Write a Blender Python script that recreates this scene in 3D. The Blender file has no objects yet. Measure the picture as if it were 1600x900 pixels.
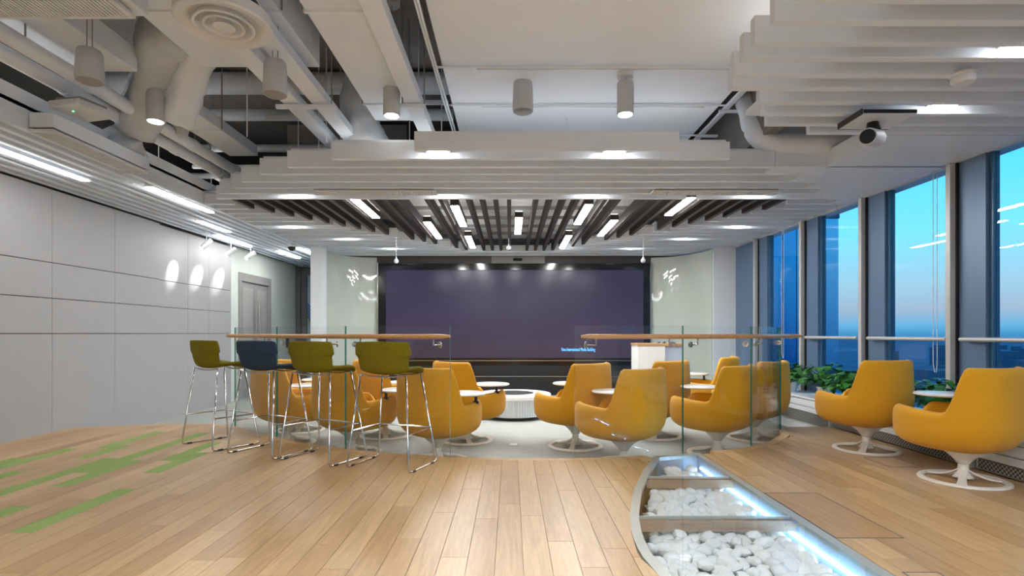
import bpy, math, random
from mathutils import Vector, Matrix
rnd = random.Random(7)
S = bpy.context.scene
COL = S.collection
PI = math.pi

# ------------------------------------------------------------------ camera, sky, exposure
CAM_H = 1.1
F = 850.0
cd = bpy.data.cameras.new('camera'); cam = bpy.data.objects.new('camera', cd); COL.objects.link(cam)
cam.location = (0, 0, CAM_H); cam.rotation_euler = (PI/2, 0, 0)
cd.sensor_width = 36; cd.lens = F/1600*36; cd.shift_x = 2/1600; cd.shift_y = 71/1600
cd.clip_start = .05; cd.clip_end = 60000
S.camera = cam
S.view_settings.view_transform = 'Standard'; S.view_settings.look = 'None'
S.view_settings.gamma = 1; S.view_settings.use_curve_mapping = False
S.view_settings.exposure = 0.95
S.cycles.use_denoising = True
S.cycles.transparent_max_bounces = 24
S.cycles.max_bounces = 10
S.cycles.diffuse_bounces = 5
S.cycles.glossy_bounces = 5
S.cycles.sample_clamp_indirect = 8

LED = 44.0            # radiance of the linear luminaires
DOWN = 50.0           # radiance of the recessed downlights
PANEL = 9.5          # radiance of the added, unseen ceiling panels around the camera
SKY = 0.72

W = bpy.data.worlds.new('dusk_sky'); S.world = W; W.use_nodes = True
nt = W.node_tree; nt.nodes.clear()
def wn(t): return nt.nodes.new(t)
tc = wn('ShaderNodeTexCoord'); sp = wn('ShaderNodeSeparateXYZ'); nt.links.new(tc.outputs['Generated'], sp.inputs[0])
rp = wn('ShaderNodeValToRGB'); mr = wn('ShaderNodeMapRange')
mr.inputs['From Min'].default_value = -0.05; mr.inputs['From Max'].default_value = 0.6
nt.links.new(sp.outputs['Z'], mr.inputs['Value']); nt.links.new(mr.outputs[0], rp.inputs[0])
e = rp.color_ramp.elements
def sk(z): return (z+.05)/.65
stops = [(-.05, (.04,.16,.33)), (-.003, (.06,.24,.45)), (.012, (.17,.40,.60)), (.035, (.43,.43,.53)), (.075, (.43,.56,.66)),
         (.15, (.26,.72,.90)), (.27, (.085,.66,.97)), (.45, (.05,.40,.80)), (.6, (.03,.22,.55))]
e[0].position = sk(stops[0][0]); e[0].color = (*stops[0][1], 1)
e[1].position = sk(stops[-1][0]); e[1].color = (*stops[-1][1], 1)
for z, c in stops[1:-1]:
    k = e.new(sk(z)); k.color = (*c, 1)
bg = wn('ShaderNodeBackground'); bg.inputs['Strength'].default_value = SKY
wo = wn('ShaderNodeOutputWorld'); nt.links.new(rp.outputs[0], bg.inputs[0]); nt.links.new(bg.outputs[0], wo.inputs[0])

# ------------------------------------------------------------------ helpers
def srgb(r, g, b):
    return tuple(((c/255)/12.92 if c <= 10 else (((c/255)+.055)/1.055)**2.4) for c in (r, g, b))

def at_y(px, py, Y):                      # the point seen at a photograph position, at depth Y
    return Vector(((px-798)*Y/F, Y, CAM_H+(521-py)*Y/F))
def at_z(px, py, z):                      # the same, on the level z
    return at_y(px, py, F*(z-CAM_H)/(521-py))

class MB:
    def __init__(s): s.v = []; s.f = []; s.m = []
    def add(s, vs, fs, mi=0):
        o = len(s.v); s.v += [tuple(p) for p in vs]
        for f in fs: s.f.append([i+o for i in f]); s.m.append(mi)
        return s
    def box(s, x0, x1, y0, y1, z0, z1, mi=0):
        x0, x1 = min(x0,x1), max(x0,x1); y0, y1 = min(y0,y1), max(y0,y1); z0, z1 = min(z0,z1), max(z0,z1)
        return s.add([(x0,y0,z0),(x1,y0,z0),(x1,y1,z0),(x0,y1,z0),(x0,y0,z1),(x1,y0,z1),(x1,y1,z1),(x0,y1,z1)],
              [(0,3,2,1),(4,5,6,7),(0,1,5,4),(1,2,6,5),(2,3,7,6),(3,0,4,7)], mi)
    def prism(s, poly, z0, z1, mi=0):
        n = len(poly)
        a = sum(poly[i][0]*poly[(i+1)%n][1]-poly[(i+1)%n][0]*poly[i][1] for i in range(n))
        if a < 0: poly = poly[::-1]
        vs = [(x,y,z0) for x,y in poly]+[(x,y,z1) for x,y in poly]
        return s.add(vs, [tuple(range(n))[::-1], tuple(range(n,2*n))]+[(i,(i+1)%n,n+(i+1)%n,n+i) for i in range(n)], mi)
    def tube(s, pts, r, n=10, mi=0, cap=True):
        pts = [Vector(p) for p in pts]; k = len(pts)
        rs = r if isinstance(r, (list,tuple)) else [r]*k
        vs = []; up = None
        for i, p in enumerate(pts):
            t = (pts[min(i+1,k-1)]-pts[max(i-1,0)]).normalized()
            if up is None:
                up = Vector((0,0,1)) if abs(t.z) < .9 else Vector((1,0,0))
            a = (up - t*up.dot(t)).normalized(); b = t.cross(a); up = a
            for j in range(n):
                q = 2*PI*j/n
                vs.append(p + (a*math.cos(q)+b*math.sin(q))*rs[i])
        fs = []
        for i in range(k-1):
            for j in range(n):
                fs.append((i*n+j, i*n+(j+1)%n, (i+1)*n+(j+1)%n, (i+1)*n+j))
        if cap: fs += [tuple(range(n))[::-1], tuple(range((k-1)*n, k*n))]
        return s.add(vs, fs, mi)
    def lathe(s, prof, n=24, c=(0,0,0), mi=0, sx=1, sy=1):
        vs = []; fs = []; k = len(prof)
        for r, z in prof:
            for j in range(n):
                q = 2*PI*j/n; vs.append((c[0]+r*sx*math.cos(q), c[1]+r*sy*math.sin(q), c[2]+z))
        for i in range(k-1):
            for j in range(n):
                fs.append((i*n+j, i*n+(j+1)%n, (i+1)*n+(j+1)%n, (i+1)*n+j))
        if prof[0][0] > 1e-5: fs.append(tuple(range(n))[::-1])
        if prof[-1][0] > 1e-5: fs.append(tuple(range((k-1)*n, k*n)))
        return s.add(vs, fs, mi)
    def build(s, name, mats, parent=None, smooth=False, recentre=True, bevel=0):
        me = bpy.data.meshes.new(name)
        c = Vector((0,0,0))
        if recentre and s.v:
            xs, ys, zs = zip(*s.v)
            c = Vector(((min(xs)+max(xs))/2, (min(ys)+max(ys))/2, (min(zs)+max(zs))/2))
        me.from_pydata([(x-c.x, y-c.y, z-c.z) for x,y,z in s.v], [], s.f)
        if not isinstance(mats, (list,tuple)): mats = [mats]
        for m in mats: me.materials.append(m)
        if len(mats) > 1: me.polygons.foreach_set('material_index', s.m)
        me.update()
        if smooth:
            me.polygons.foreach_set('use_smooth', [True]*len(me.polygons))
            if smooth != 'all': me.set_sharp_from_angle(angle=math.radians(38))
        o = bpy.data.objects.new(name, me); COL.objects.link(o); o.location = c
        if parent is not None:
            o.parent = parent
            if recentre: o.location = c-parent.location
        if bevel:
            b = o.modifiers.new('edge', 'BEVEL'); b.width = bevel; b.segments = 2; b.limit_method = 'ANGLE'
        return o

def tag(o, label, cat=None, group=None, kind=None):
    o['label'] = label
    if cat: o['category'] = cat
    if group: o['group'] = group
    if kind: o['kind'] = kind
    return o
def thing(name, label, cat, loc=(0,0,0), rz=0, group=None):
    o = bpy.data.objects.new(name, None); COL.objects.link(o); o.empty_display_size = .1
    o.location = loc; o.rotation_euler = (0,0,rz)
    return tag(o, label, cat, group)
def struct(name, label, mb=None, mats=None, **k):
    if mb is None:
        o = bpy.data.objects.new(name, None); COL.objects.link(o)
    else:
        o = mb.build(name, mats, **k)
    return tag(o, label, None, None, 'structure')
KIDS = {}
def copy_tree(o, parent=None, kids=None):
    if kids is None:
        kids = {}
        for q in list(COL.objects):
            if q.parent: kids.setdefault(q.parent.name, []).append(q)
    c = o.copy(); COL.objects.link(c)
    if parent: c.parent = parent
    for ch in kids.get(o.name, []): copy_tree(ch, c, kids)
    return c

def mat(name, col, rough=.5, metal=0, spec=.5, noise=0, nscale=8, bump=0, bscale=60, sheen=0, rv=0, stretch=None):
    m = bpy.data.materials.new(name); m.use_nodes = True
    t = m.node_tree; b = t.nodes['Principled BSDF']
    b.inputs['Base Color'].default_value = (*col, 1); b.inputs['Roughness'].default_value = rough
    b.inputs['Metallic'].default_value = metal; b.inputs['Specular IOR Level'].default_value = spec
    if sheen: b.inputs['Sheen Weight'].default_value = sheen
    tcn = t.nodes.new('ShaderNodeTexCoord'); co = tcn.outputs['Object']
    if stretch:
        mp = t.nodes.new('ShaderNodeMapping'); mp.inputs['Scale'].default_value = stretch
        t.links.new(co, mp.inputs[0]); co = mp.outputs[0]
    if noise:
        n = t.nodes.new('ShaderNodeTexNoise'); n.inputs['Scale'].default_value = nscale; n.inputs['Detail'].default_value = 5
        t.links.new(co, n.inputs['Vector'])
        mx = t.nodes.new('ShaderNodeMix'); mx.data_type = 'RGBA'
        mx.inputs['A'].default_value = (*[max(0,c*(1-noise)) for c in col], 1)
        mx.inputs['B'].default_value = (*[min(1,c*(1+noise)) for c in col], 1)
        t.links.new(n.outputs['Fac'], mx.inputs['Factor']); t.links.new(mx.outputs['Result'], b.inputs['Base Color'])
    if bump:
        n2 = t.nodes.new('ShaderNodeTexNoise'); n2.inputs['Scale'].default_value = bscale; n2.inputs['Detail'].default_value = 3
        t.links.new(co, n2.inputs['Vector'])
        bp = t.nodes.new('ShaderNodeBump'); bp.inputs['Strength'].default_value = bump; bp.inputs['Distance'].default_value = .01
        t.links.new(n2.outputs['Fac'], bp.inputs['Height']); t.links.new(bp.outputs[0], b.inputs['Normal'])
    return m
def emit(name, col, s):
    m = bpy.data.materials.new(name); m.use_nodes = True; b = m.node_tree.nodes['Principled BSDF']
    b.inputs['Base Color'].default_value = (*col, 1)
    b.inputs['Emission Color'].default_value = (*col, 1); b.inputs['Emission Strength'].default_value = s
    return m
def glass(name, tint, refl=1.0):
    m = bpy.data.materials.new(name); m.use_nodes = True; t = m.node_tree; t.nodes.clear()
    tr = t.nodes.new('ShaderNodeBsdfTransparent'); tr.inputs[0].default_value = (*tint, 1)
    gl = t.nodes.new('ShaderNodeBsdfGlossy'); gl.inputs['Roughness'].default_value = 0.0
    fr = t.nodes.new('ShaderNodeFresnel'); fr.inputs[0].default_value = 1.45
    mu = t.nodes.new('ShaderNodeMath'); mu.operation = 'MULTIPLY'; mu.inputs[1].default_value = refl
    mx = t.nodes.new('ShaderNodeMixShader'); o = t.nodes.new('ShaderNodeOutputMaterial')
    ge = t.nodes.new('ShaderNodeNewGeometry'); iv = t.nodes.new('ShaderNodeMath'); iv.operation = 'SUBTRACT'; iv.inputs[0].default_value = refl
    m2 = t.nodes.new('ShaderNodeMath'); m2.operation = 'MULTIPLY'; m2.inputs[1].default_value = refl      # the outer skin reflects, the inner one only lets light out
    t.links.new(ge.outputs['Backfacing'], m2.inputs[0]); t.links.new(m2.outputs[0], iv.inputs[1]); t.links.new(iv.outputs[0], mu.inputs[1])
    t.links.new(fr.outputs[0], mu.inputs[0]); t.links.new(mu.outputs[0], mx.inputs[0])
    t.links.new(tr.outputs[0], mx.inputs[1]); t.links.new(gl.outputs[0], mx.inputs[2]); t.links.new(mx.outputs[0], o.inputs[0])
    return m
def wood_mat(name, lo, hi, axis='Y', rough=.33):
    m = bpy.data.materials.new(name); m.use_nodes = True; t = m.node_tree; b = t.nodes['Principled BSDF']
    L = t.links.new; N = t.nodes.new
    tcn = N('ShaderNodeTexCoord'); oi = N('ShaderNodeObjectInfo')
    ad = N('ShaderNodeVectorMath'); ad.operation = 'ADD'
    cb = N('ShaderNodeVectorMath'); cb.operation = 'SCALE'; cb.inputs[0].default_value = (37, 91, 13); L(oi.outputs['Random'], cb.inputs['Scale'])
    L(tcn.outputs['Object'], ad.inputs[0]); L(cb.outputs[0], ad.inputs[1])
    mp = N('ShaderNodeMapping'); mp.inputs['Scale'].default_value = (26,1.6,26) if axis == 'Y' else (1.6,26,26)
    L(ad.outputs[0], mp.inputs[0])
    n = N('ShaderNodeTexNoise'); n.inputs['Scale'].default_value = 1.3; n.inputs['Detail'].default_value = 7; n.inputs['Distortion'].default_value = 1.6
    L(mp.outputs[0], n.inputs['Vector'])
    base = N('ShaderNodeMix'); base.data_type = 'RGBA'; base.inputs['A'].default_value = (*lo,1); base.inputs['B'].default_value = (*hi,1)
    L(oi.outputs['Random'], base.inputs['Factor'])
    gr = N('ShaderNodeMapRange'); gr.inputs['From Min'].default_value = .3; gr.inputs['From Max'].default_value = .7
    gr.inputs['To Min'].default_value = .80; gr.inputs['To Max'].default_value = 1.1; L(n.outputs['Fac'], gr.inputs['Value'])
    mu = N('ShaderNodeVectorMath'); mu.operation = 'SCALE'; L(base.outputs['Result'], mu.inputs[0]); L(gr.outputs[0], mu.inputs['Scale'])
    L(mu.outputs[0], b.inputs['Base Color']); b.inputs['Roughness'].default_value = rough
    bp = N('ShaderNodeBump'); bp.inputs['Strength'].default_value = .06; bp.inputs['Distance'].default_value = .005
    L(n.outputs['Fac'], bp.inputs['Height']); L(bp.outputs[0], b.inputs['Normal'])
    return m

M = dict(
 oak = wood_mat('oak', (.40,.235,.10), (.545,.36,.18)),
 oakrail = wood_mat('oak_rail', (.55,.29,.12), (.58,.32,.14), 'X', .3),
 green = mat('green_carpet', (.27,.37,.11), .95, noise=.35, nscale=160, bump=.5, bscale=260),
 carpet = mat('grey_carpet', (.36,.375,.35), .95, spec=.1, noise=.22, nscale=22, bump=.4, bscale=200, stretch=(.35,3,1)),
 wallpanel = mat('grey_wall_panel', (.36,.36,.365), .5, spec=.3, noise=.03, nscale=2),
 wallwhite = mat('white_wall', (.62,.66,.62), .6, noise=.02),
 white = mat('white_paint', (.67,.70,.73), .5, noise=.02, nscale=3),
 slat = mat('white_slat', (.72,.785,.86), .45, noise=.02, nscale=2),
 duct = mat('painted_duct', (.73,.795,.88), .6, noise=.06, nscale=3, bump=.15, bscale=9),
 wrap = mat('wrapped_insulation', (.55,.60,.66), .55, noise=.15, nscale=6, bump=.8, bscale=9),
 concrete = mat('dark_concrete', (.26,.255,.25), .9, noise=.25, nscale=5, bump=.4, bscale=60),
 slabw = mat('white_slab', (.82,.88,.97), .7, noise=.04, nscale=1.6, bump=.15, bscale=6),
 darkwall = mat('dark_upper_wall', (.13,.128,.125), .9, noise=.2, nscale=3),
 brown = mat('dark_brown_slat', (.045,.036,.034), .5, noise=.1),
 black = mat('black', (.008,.008,.009), .35),
 blackgloss = mat('black_gloss', (.006,.006,.007), .12),
 darkgrey = mat('dark_grey_metal', (.10,.10,.105), .45, noise=.05),
 grey = mat('grey_metal', (.30,.29,.28), .45, noise=.04),
 steel = mat('brushed_steel', (.55,.53,.50), .25, 1),
 chrome = mat('chrome', (.58,.565,.55), .1, 1),
 frame = mat('aluminium_mullion', (.50,.50,.50), .4, .2),
 bluepanel = mat('blue_grey_panel', (.11,.18,.29), .4, .25, noise=.04, nscale=1.5),
 mustard = mat('mustard_fabric', (.63,.305,.012), .85, spec=.2, noise=.10, nscale=90, bump=.25, bscale=420, sheen=.15),
 olive = mat('olive_weave', (.19,.155,.006), .9, spec=.2, noise=.35, nscale=30, bump=.5, bscale=300, stretch=(1,1,6)),
 navy = mat('navy_weave', (.03,.052,.092), .9, spec=.2, noise=.45, nscale=30, bump=.5, bscale=300, stretch=(1,1,6)),
 cream = mat('cream_lacquer', (.74,.71,.64), .28, noise=.02),
 tabletop = mat('white_tabletop', (.82,.82,.81), .25, noise=.02),
 pebble = mat('white_pebble', (.84,.835,.82), .55, noise=.10, nscale=9, bump=.4, bscale=22),
 gravel = mat('white_gravel', (.62,.61,.59), .8, noise=.3, nscale=20, bump=1, bscale=30),
 pitframe = mat('glass_floor_frame', (.42,.44,.41), .3, .3, noise=.05),
 pitwood = wood_mat('pit_wood', (.36,.24,.16), (.40,.28,.20), 'X', .5),
 pitwhite = mat('pit_white', (.42,.48,.58), .5, noise=.02),
 leaf = mat('pothos_leaf', (.035,.17,.016), .38, noise=.6, nscale=7),
 backglass = mat('white_back_painted_glass', (.50,.54,.49), .04, spec=.6, noise=.02, nscale=2),
 glasspane = glass('clear_glass', (.975,.985,.98), 1.8),
 glassedge = mat('green_glass_edge', (.05,.20,.16), .15),
 floorglass = glass('floor_glass', (.955,.975,.98), 1.0),
 winglass = glass('window_glass', (.80,.95,1.0), .9),
 led = emit('led_diffuser', (1,.99,.975), LED),
 ledmid = emit('passage_led_diffuser', (1,.99,.975), 24),
 cove = emit('cove_led', (1,.93,.85), 6.5),
 ledwall = emit('wall_led_diffuser', (1,.99,.975), 14),
 ledup = emit('upward_diffuser', (.97,.985,1), 2.2),
 down = emit('downlight_lens', (1,.99,.975), DOWN),
 pend = emit('pendant_lens', (1,.985,.96), 6),
 panel = emit('rear_panel_diffuser', (.98,.985,1), PANEL),
 strip = emit('cold_led_strip', (.42,.74,1.0), 34),
 ringglow = emit('podium_screen', (.17,.29,.42), .55),
 green_led = emit('green_indicator', (.1,1,.4), 2),
 cyan = emit('cyan_lettering', (.10,.42,.85), .9),
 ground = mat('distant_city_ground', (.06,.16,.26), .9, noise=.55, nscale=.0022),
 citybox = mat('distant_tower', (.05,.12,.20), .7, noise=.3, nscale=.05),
 facade = mat('blue_facade_glass', (.02,.30,.66), .15, .75, spec=.8, noise=.1, nscale=.4),
 facade2 = mat('pale_facade_glass', (.16,.46,.74), .2, .75, spec=.8, noise=.15, nscale=.5),
 speaker = mat('speaker_shell', (.52,.55,.58), .5),
)
# the display wall shows a plain dusky purple picture, a little pinker towards its foot
def screen_mat():
    m = bpy.data.materials.new('display_picture'); m.use_nodes = True; t = m.node_tree; b = t.nodes['Principled BSDF']
    g = t.nodes.new('ShaderNodeTexCoord'); s = t.nodes.new('ShaderNodeSeparateXYZ'); r = t.nodes.new('ShaderNodeValToRGB')
    t.links.new(g.outputs['Generated'], s.inputs[0]); t.links.new(s.outputs['Z'], r.inputs[0])
    r.color_ramp.elements[0].color = (.075,.052,.095,1); r.color_ramp.elements[1].color = (.045,.043,.098,1)
    k = r.color_ramp.elements.new(.45); k.color = (.066,.050,.118,1)
    n = t.nodes.new('ShaderNodeTexNoise'); n.inputs['Scale'].default_value = 2.2; t.links.new(g.outputs['Generated'], n.inputs['Vector'])
    q = t.nodes.new('ShaderNodeMapRange'); q.inputs['To Min'].default_value = .22; q.inputs['To Max'].default_value = .46; t.links.new(n.outputs['Fac'], q.inputs['Value'])
    t.links.new(r.outputs[0], b.inputs['Emission Color']); t.links.new(q.outputs[0], b.inputs['Emission Strength'])
    b.inputs['Base Color'].default_value = (.01,.01,.012,1); b.inputs['Roughness'].default_value = .2; b.inputs['Specular IOR Level'].default_value = .3
    return m
M['screen'] = screen_mat()
def grille_mat():
    m = bpy.data.materials.new('mesh_grille'); m.use_nodes = True; t = m.node_tree; b = t.nodes['Principled BSDF']
    g = t.nodes.new('ShaderNodeTexCoord'); c = t.nodes.new('ShaderNodeTexChecker'); c.inputs['Scale'].default_value = 55
    t.links.new(g.outputs['Object'], c.inputs['Vector'])
    c.inputs['Color1'].default_value = (.30,.29,.27,1); c.inputs['Color2'].default_value = (.02,.02,.02,1)
    t.links.new(c.outputs['Color'], b.inputs['Base Color']); b.inputs['Roughness'].default_value = .4
    return m
M['grille'] = grille_mat()

# ------------------------------------------------------------------ floor
XL, XR = -5.1, 3.77
DROP = .18
EDGE = [(-5.3,6.36),(-5.1,6.36),(-4.24,6.6),(-3.6,6.62),(-3.3,6.48),(-2.9,6.1),(-2.48,5.77),(-2.05,5.45),(-1.575,5.19),(-1.0,4.97),(-.536,4.85),
        (0,4.79),(.6,4.8),(1.1,4.88),(1.7,5.03),(2.2,5.2),(2.6,5.5),(2.94,5.92),(3.14,6.4),(3.3,6.42),(4.3,6.42)]
def interp(tab, x):
    if x <= tab[0][0]: return tab[0][1]
    for (a,b),(c,d) in zip(tab, tab[1:]):
        if x <= c: return b+(d-b)*(x-a)/(c-a)
    return tab[-1][1]
def edge(x): return interp(EDGE, x)
PIT_Y0 = 1.95
PITC = [(1.95,.80),(2.2,.72),(2.467,.673),(2.718,.646),(2.98,.663),(3.29,.717),(3.83,.865),(4.37,1.064),(4.87,1.28)]
PITR = 1.74
def pit_left(y): return interp(PITC, y)
def pit_top(x): return 4.87+(x-1.28)*(5.02-4.87)/(PITR-1.28) if x > 1.28 else 4.87
def pit_iv(x):                            # the stretch of Y that the glass floor takes at this X
    if x < .648 or x > PITR: return None
    lo = PIT_Y0
    if x < .80: lo = interp([(-c,y) for y,c in PITC[:4]], -x)
    hi = pit_top(x) if x >= 1.28 else interp([(c,y) for y,c in PITC[3:]], x)
    return lo, hi
BORDER = .085
floor = struct('floor', 'pale oak plank floor with green carpet strips let into it')
# sub-floor below the boards, with the hole for the glass floor, and the plain boards behind the camera
sub = MB()
xs = [XL+(4.25-XL)*i/120 for i in range(121)]
for a, b in zip(xs, xs[1:]):
    m_ = (a+b)/2; iv = pit_iv(m_)
    segs = [(-4, edge(m_)-.02)] if not iv else [(-4, iv[0]), (iv[1], edge(m_)-.02)]
    for y0, y1 in segs:
        if y1 > y0: sub.add([(a,y0,-.023),(b,y0,-.023),(b,y1,-.023),(a,y1,-.023)], [(0,1,2,3)])
sub.build('subfloor', M['oak'], floor)
MB().box(XL,4.2,-4,1.93,-.02,0).build('rear_boards', M['oak'], floor)
# border board that follows the curved edge, with its riser
bo = MB(); pts = []
x = XL
while x < XR+1e-6:
    pts.append((x, edge(x))); x += .06
def offs(i):
    p, q = pts[max(i-1,0)], pts[min(i+1,len(pts)-1)]
    d = Vector((q[0]-p[0], q[1]-p[1])).normalized(); return (pts[i][0]+d.y*BORDER, pts[i][1]-d.x*BORDER)
run = []
def flush():
    if len(run) < 2: run.clear(); return
    n = len(run); vs = []
    for i in run:
        ox, oy = offs(i); X, Y = pts[i]
        vs += [(ox,oy,0),(X,Y,0),(X,Y,-DROP-.01),(ox,oy,-DROP-.01)]
    fs = []
    for k in range(n-1):
        for j in range(4): fs.append((k*4+j, (k+1)*4+j, (k+1)*4+(j+1)%4, k*4+(j+1)%4))
    fs += [(0,1,2,3),(n*4-1,n*4-2,n*4-3,n*4-4)]
    bo.add(vs, [f[::-1] for f in fs]); run.clear()
for i in range(len(pts)):
    if 1.21 < pts[i][0] < 1.80: flush()
    else: run.append(i)
flush()
bo.build('edge_board', M['oak'], floor)
# boards
PW, P0 = .135, -2.64
GREEN = {0:[(3.0,3.85)],1:[(4.29,5.03)],2:[(4.7,5.5)],3:[(2.6,3.46)],4:[(3.91,4.72)],5:[(4.3,6.0)],6:[(3.3,4.8)],8:[(4.79,5.35)],9:[(3.8,4.35),(5.2,6.1)],11:[(4.0,5.2)],12:[(4.5,4.8)]}
def in_edge(x):                           # where boards stop: the inner line of the border board
    h = .05; sl = (edge(x+h)-edge(x-h))/(2*h); return edge(x)-BORDER*math.sqrt(1+sl*sl)-.002
def lay(x0, x1, ya, yb, m, name):
    n = 5; cols = [x0+(x1-x0)*i/(n-1) for i in range(n)]
    zones = {}
    for xx in cols:
        iv = pit_iv(xx); e_ = in_edge(xx)
        if iv: z = {'near':(PIT_Y0, iv[0]), 'far':(iv[1], e_)}
        elif .5 < xx < .648 and any(pit_iv(c) for c in cols): z = {'near':(PIT_Y0, 2.718), 'far':(2.718, e_)}
        else: z = {'all':(1.93, e_)}
        for k, (lo, hi) in z.items():
            lo, hi = max(lo, ya), min(hi, yb)
            if hi-lo > .004: zones.setdefault(k, []).append((xx, lo, hi))
    for k, L in zones.items():
        if len(L) < 2: continue
        if max(h-l for _, l, h in L) < .03: continue
        poly = [(a,l) for a,l,h in L]+[(a,h) for a,l,h in L[::-1]]
        MB().prism(poly, -.02, 0).build(name, m, floor)
g = .0012
for i in range(-19, 48):
    x0 = P0-PW*(-i) if i < 0 else P0+PW*i
    x0 = P0+PW*i; x1 = x0+PW
    if x1 < XL+.01 or x0 > XR-.01: continue
    a, b = max(x0,XL)+g, min(x1,XR)-g
    gr = GREEN.get(-i-1, [])
    top = max(edge(a), edge(b)); y = 1.93; cuts = []
    nxt = y+rnd.uniform(.25,1.6)
    marks = sorted(gr)
    while y < top:
        if marks and nxt > marks[0][0]-.25:
            if marks[0][0]-y > .01: cuts.append((y, marks[0][0], 0))
            cuts.append((*marks[0], 1)); y = marks[0][1]; marks.pop(0); nxt = y+rnd.uniform(.6,1.7); continue
        cuts.append((y, nxt, 0)); y = nxt; nxt = y+rnd.uniform(1.0,2.0)
    for ya, yb, isg in cuts:
        lay(a, b, ya+g, yb-g, M['green'] if isg else M['oak'], 'carpet_strip' if isg else 'plank')
# carpet well
cw = MB().box(-5.6,4.3,4.75,14,-DROP-.05,-DROP)
carpet = struct('floor', 'grey green carpet in the sunken seating area', cw, M['carpet'])

# ------------------------------------------------------------------ shell
CEIL = 4.1
def shell(name, label, boxes, m):
    mb = MB()
    for b in boxes: mb.box(*b)
    return struct(name, label, mb, m)
wl = shell('wall_left', 'left wall of grey panels in wide rows with dark joints', [(-5.3,-5.135,-4,7.95,-.25,2.72)], M['black'])
rows = [(-.19,1.094),(1.102,1.487),(1.495,1.883),(1.891,2.70)]
seams = [-4,-2.5,-1.55,-.6,.35,1.3,2.25,3.2,4.15,5.1,6.05,7.01,7.91]
for y0, y1 in zip(seams, seams[1:]):
    for z0, z1 in rows:
        MB().box(-5.13,XL,y0+.0015,y1-.0015,z0,z1).build('panel', M['wallpanel'], wl, bevel=.002)
wl2 = shell('wall_left', 'grey panelled left wall section lit by three track spots', [(-5.3,-5.195,7.95,10.05,-.25,2.72)], M['black'])
for y0, y1 in [(7.96,8.7),(8.7,9.3),(9.3,10.04)]:
    for z0, z1 in rows:
        MB().box(-5.19,-5.16,y0+.0015,y1-.0015,z0-.0,z1).build('panel', M['wallpanel'], wl2, bevel=.002)
shell('wall_left', 'dark upper left wall above the slats', [(-5.4,-5.25,-4,14,2.72,CEIL)], M['darkwall'])
wl3 = shell('wall_left', 'pale green white wall beside the double door', [(-5.35,-5.22,10.05,10.42,-.25,2.75),(-5.35,-5.22,11.82,13.3,-.25,2.75),(-5.35,-5.22,10.42,11.82,2.28,2.75)], M['wallwhite'])
# double door
dr = struct('door_1', 'grey double door with vision panels in the far left wall')
d = MB(); d.box(-5.26,-5.2,10.42,10.52,-.18,2.28); d.box(-5.26,-5.2,11.72,11.82,-.18,2.28); d.box(-5.26,-5.2,10.52,11.72,2.12,2.28)
d.build('door_frame', M['grey'], dr, bevel=.004)
for y0, y1 in ((10.525,11.115),(11.125,11.715)):
    lf = MB().box(-5.27,-5.235,y0,y1,-.175,2.115).build('door_leaf', M['grey'], dr)
    MB().box(-5.234,-5.228,y0+.09,y1-.09,.0,2.0).build('vision_panel', mat('door_panel', (.38,.36,.35), .3), dr)
MB().tube([(-5.2,11.06,.75),(-5.17,11.06,.75),(-5.17,11.06,1.75),(-5.2,11.06,1.75)], .012, 8).build('pull_handle', M['steel'], dr, smooth=True)
MB().tube([(-5.2,11.19,.75),(-5.17,11.19,.75),(-5.17,11.19,1.75),(-5.2,11.19,1.75)], .012, 8).build('pull_handle', M['steel'], dr, smooth=True)
# end of the passage on the left
shell('wall_back', 'pale wall closing the passage on the left', [(-5.3,-3.3,13.3,13.45,-.25,2.75)], M['wallwhite'])
d2 = struct('door_2', 'dark framed glazed door at the end of the passage')
d = MB(); d.box(-5.20,-5.09,13.15,13.3,-.18,2.71); d.box(-5.08,-4.96,13.2,13.3,-.18,2.71); d.build('dark_jamb', M['darkgrey'], d2)
MB().box(-4.955,-4.0,13.2,13.29,2.52,2.71).build('head_frame', M['darkgrey'], d2)
pic = struct('trim_1', 'blue wall graphic of curved stripes at the end of the passage')
MB().box(-4.955,-3.4,13.26,13.29,-.18,2.51).build('graphic_board', mat('graphic_pale', (.28,.40,.48), .5), pic)
for k in range(6):
    MB().tube([at_y(480+t*1.1, 474+k*5+t*1.2+t*t*.03, 13.22) for t in range(0,12,2)], .012, 6).build('stripe', mat('graphic_blue', (.02,.12,.40), .5) if k<5 else mat('graphic_yellow', (.5,.4,.05), .5), pic)
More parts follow.
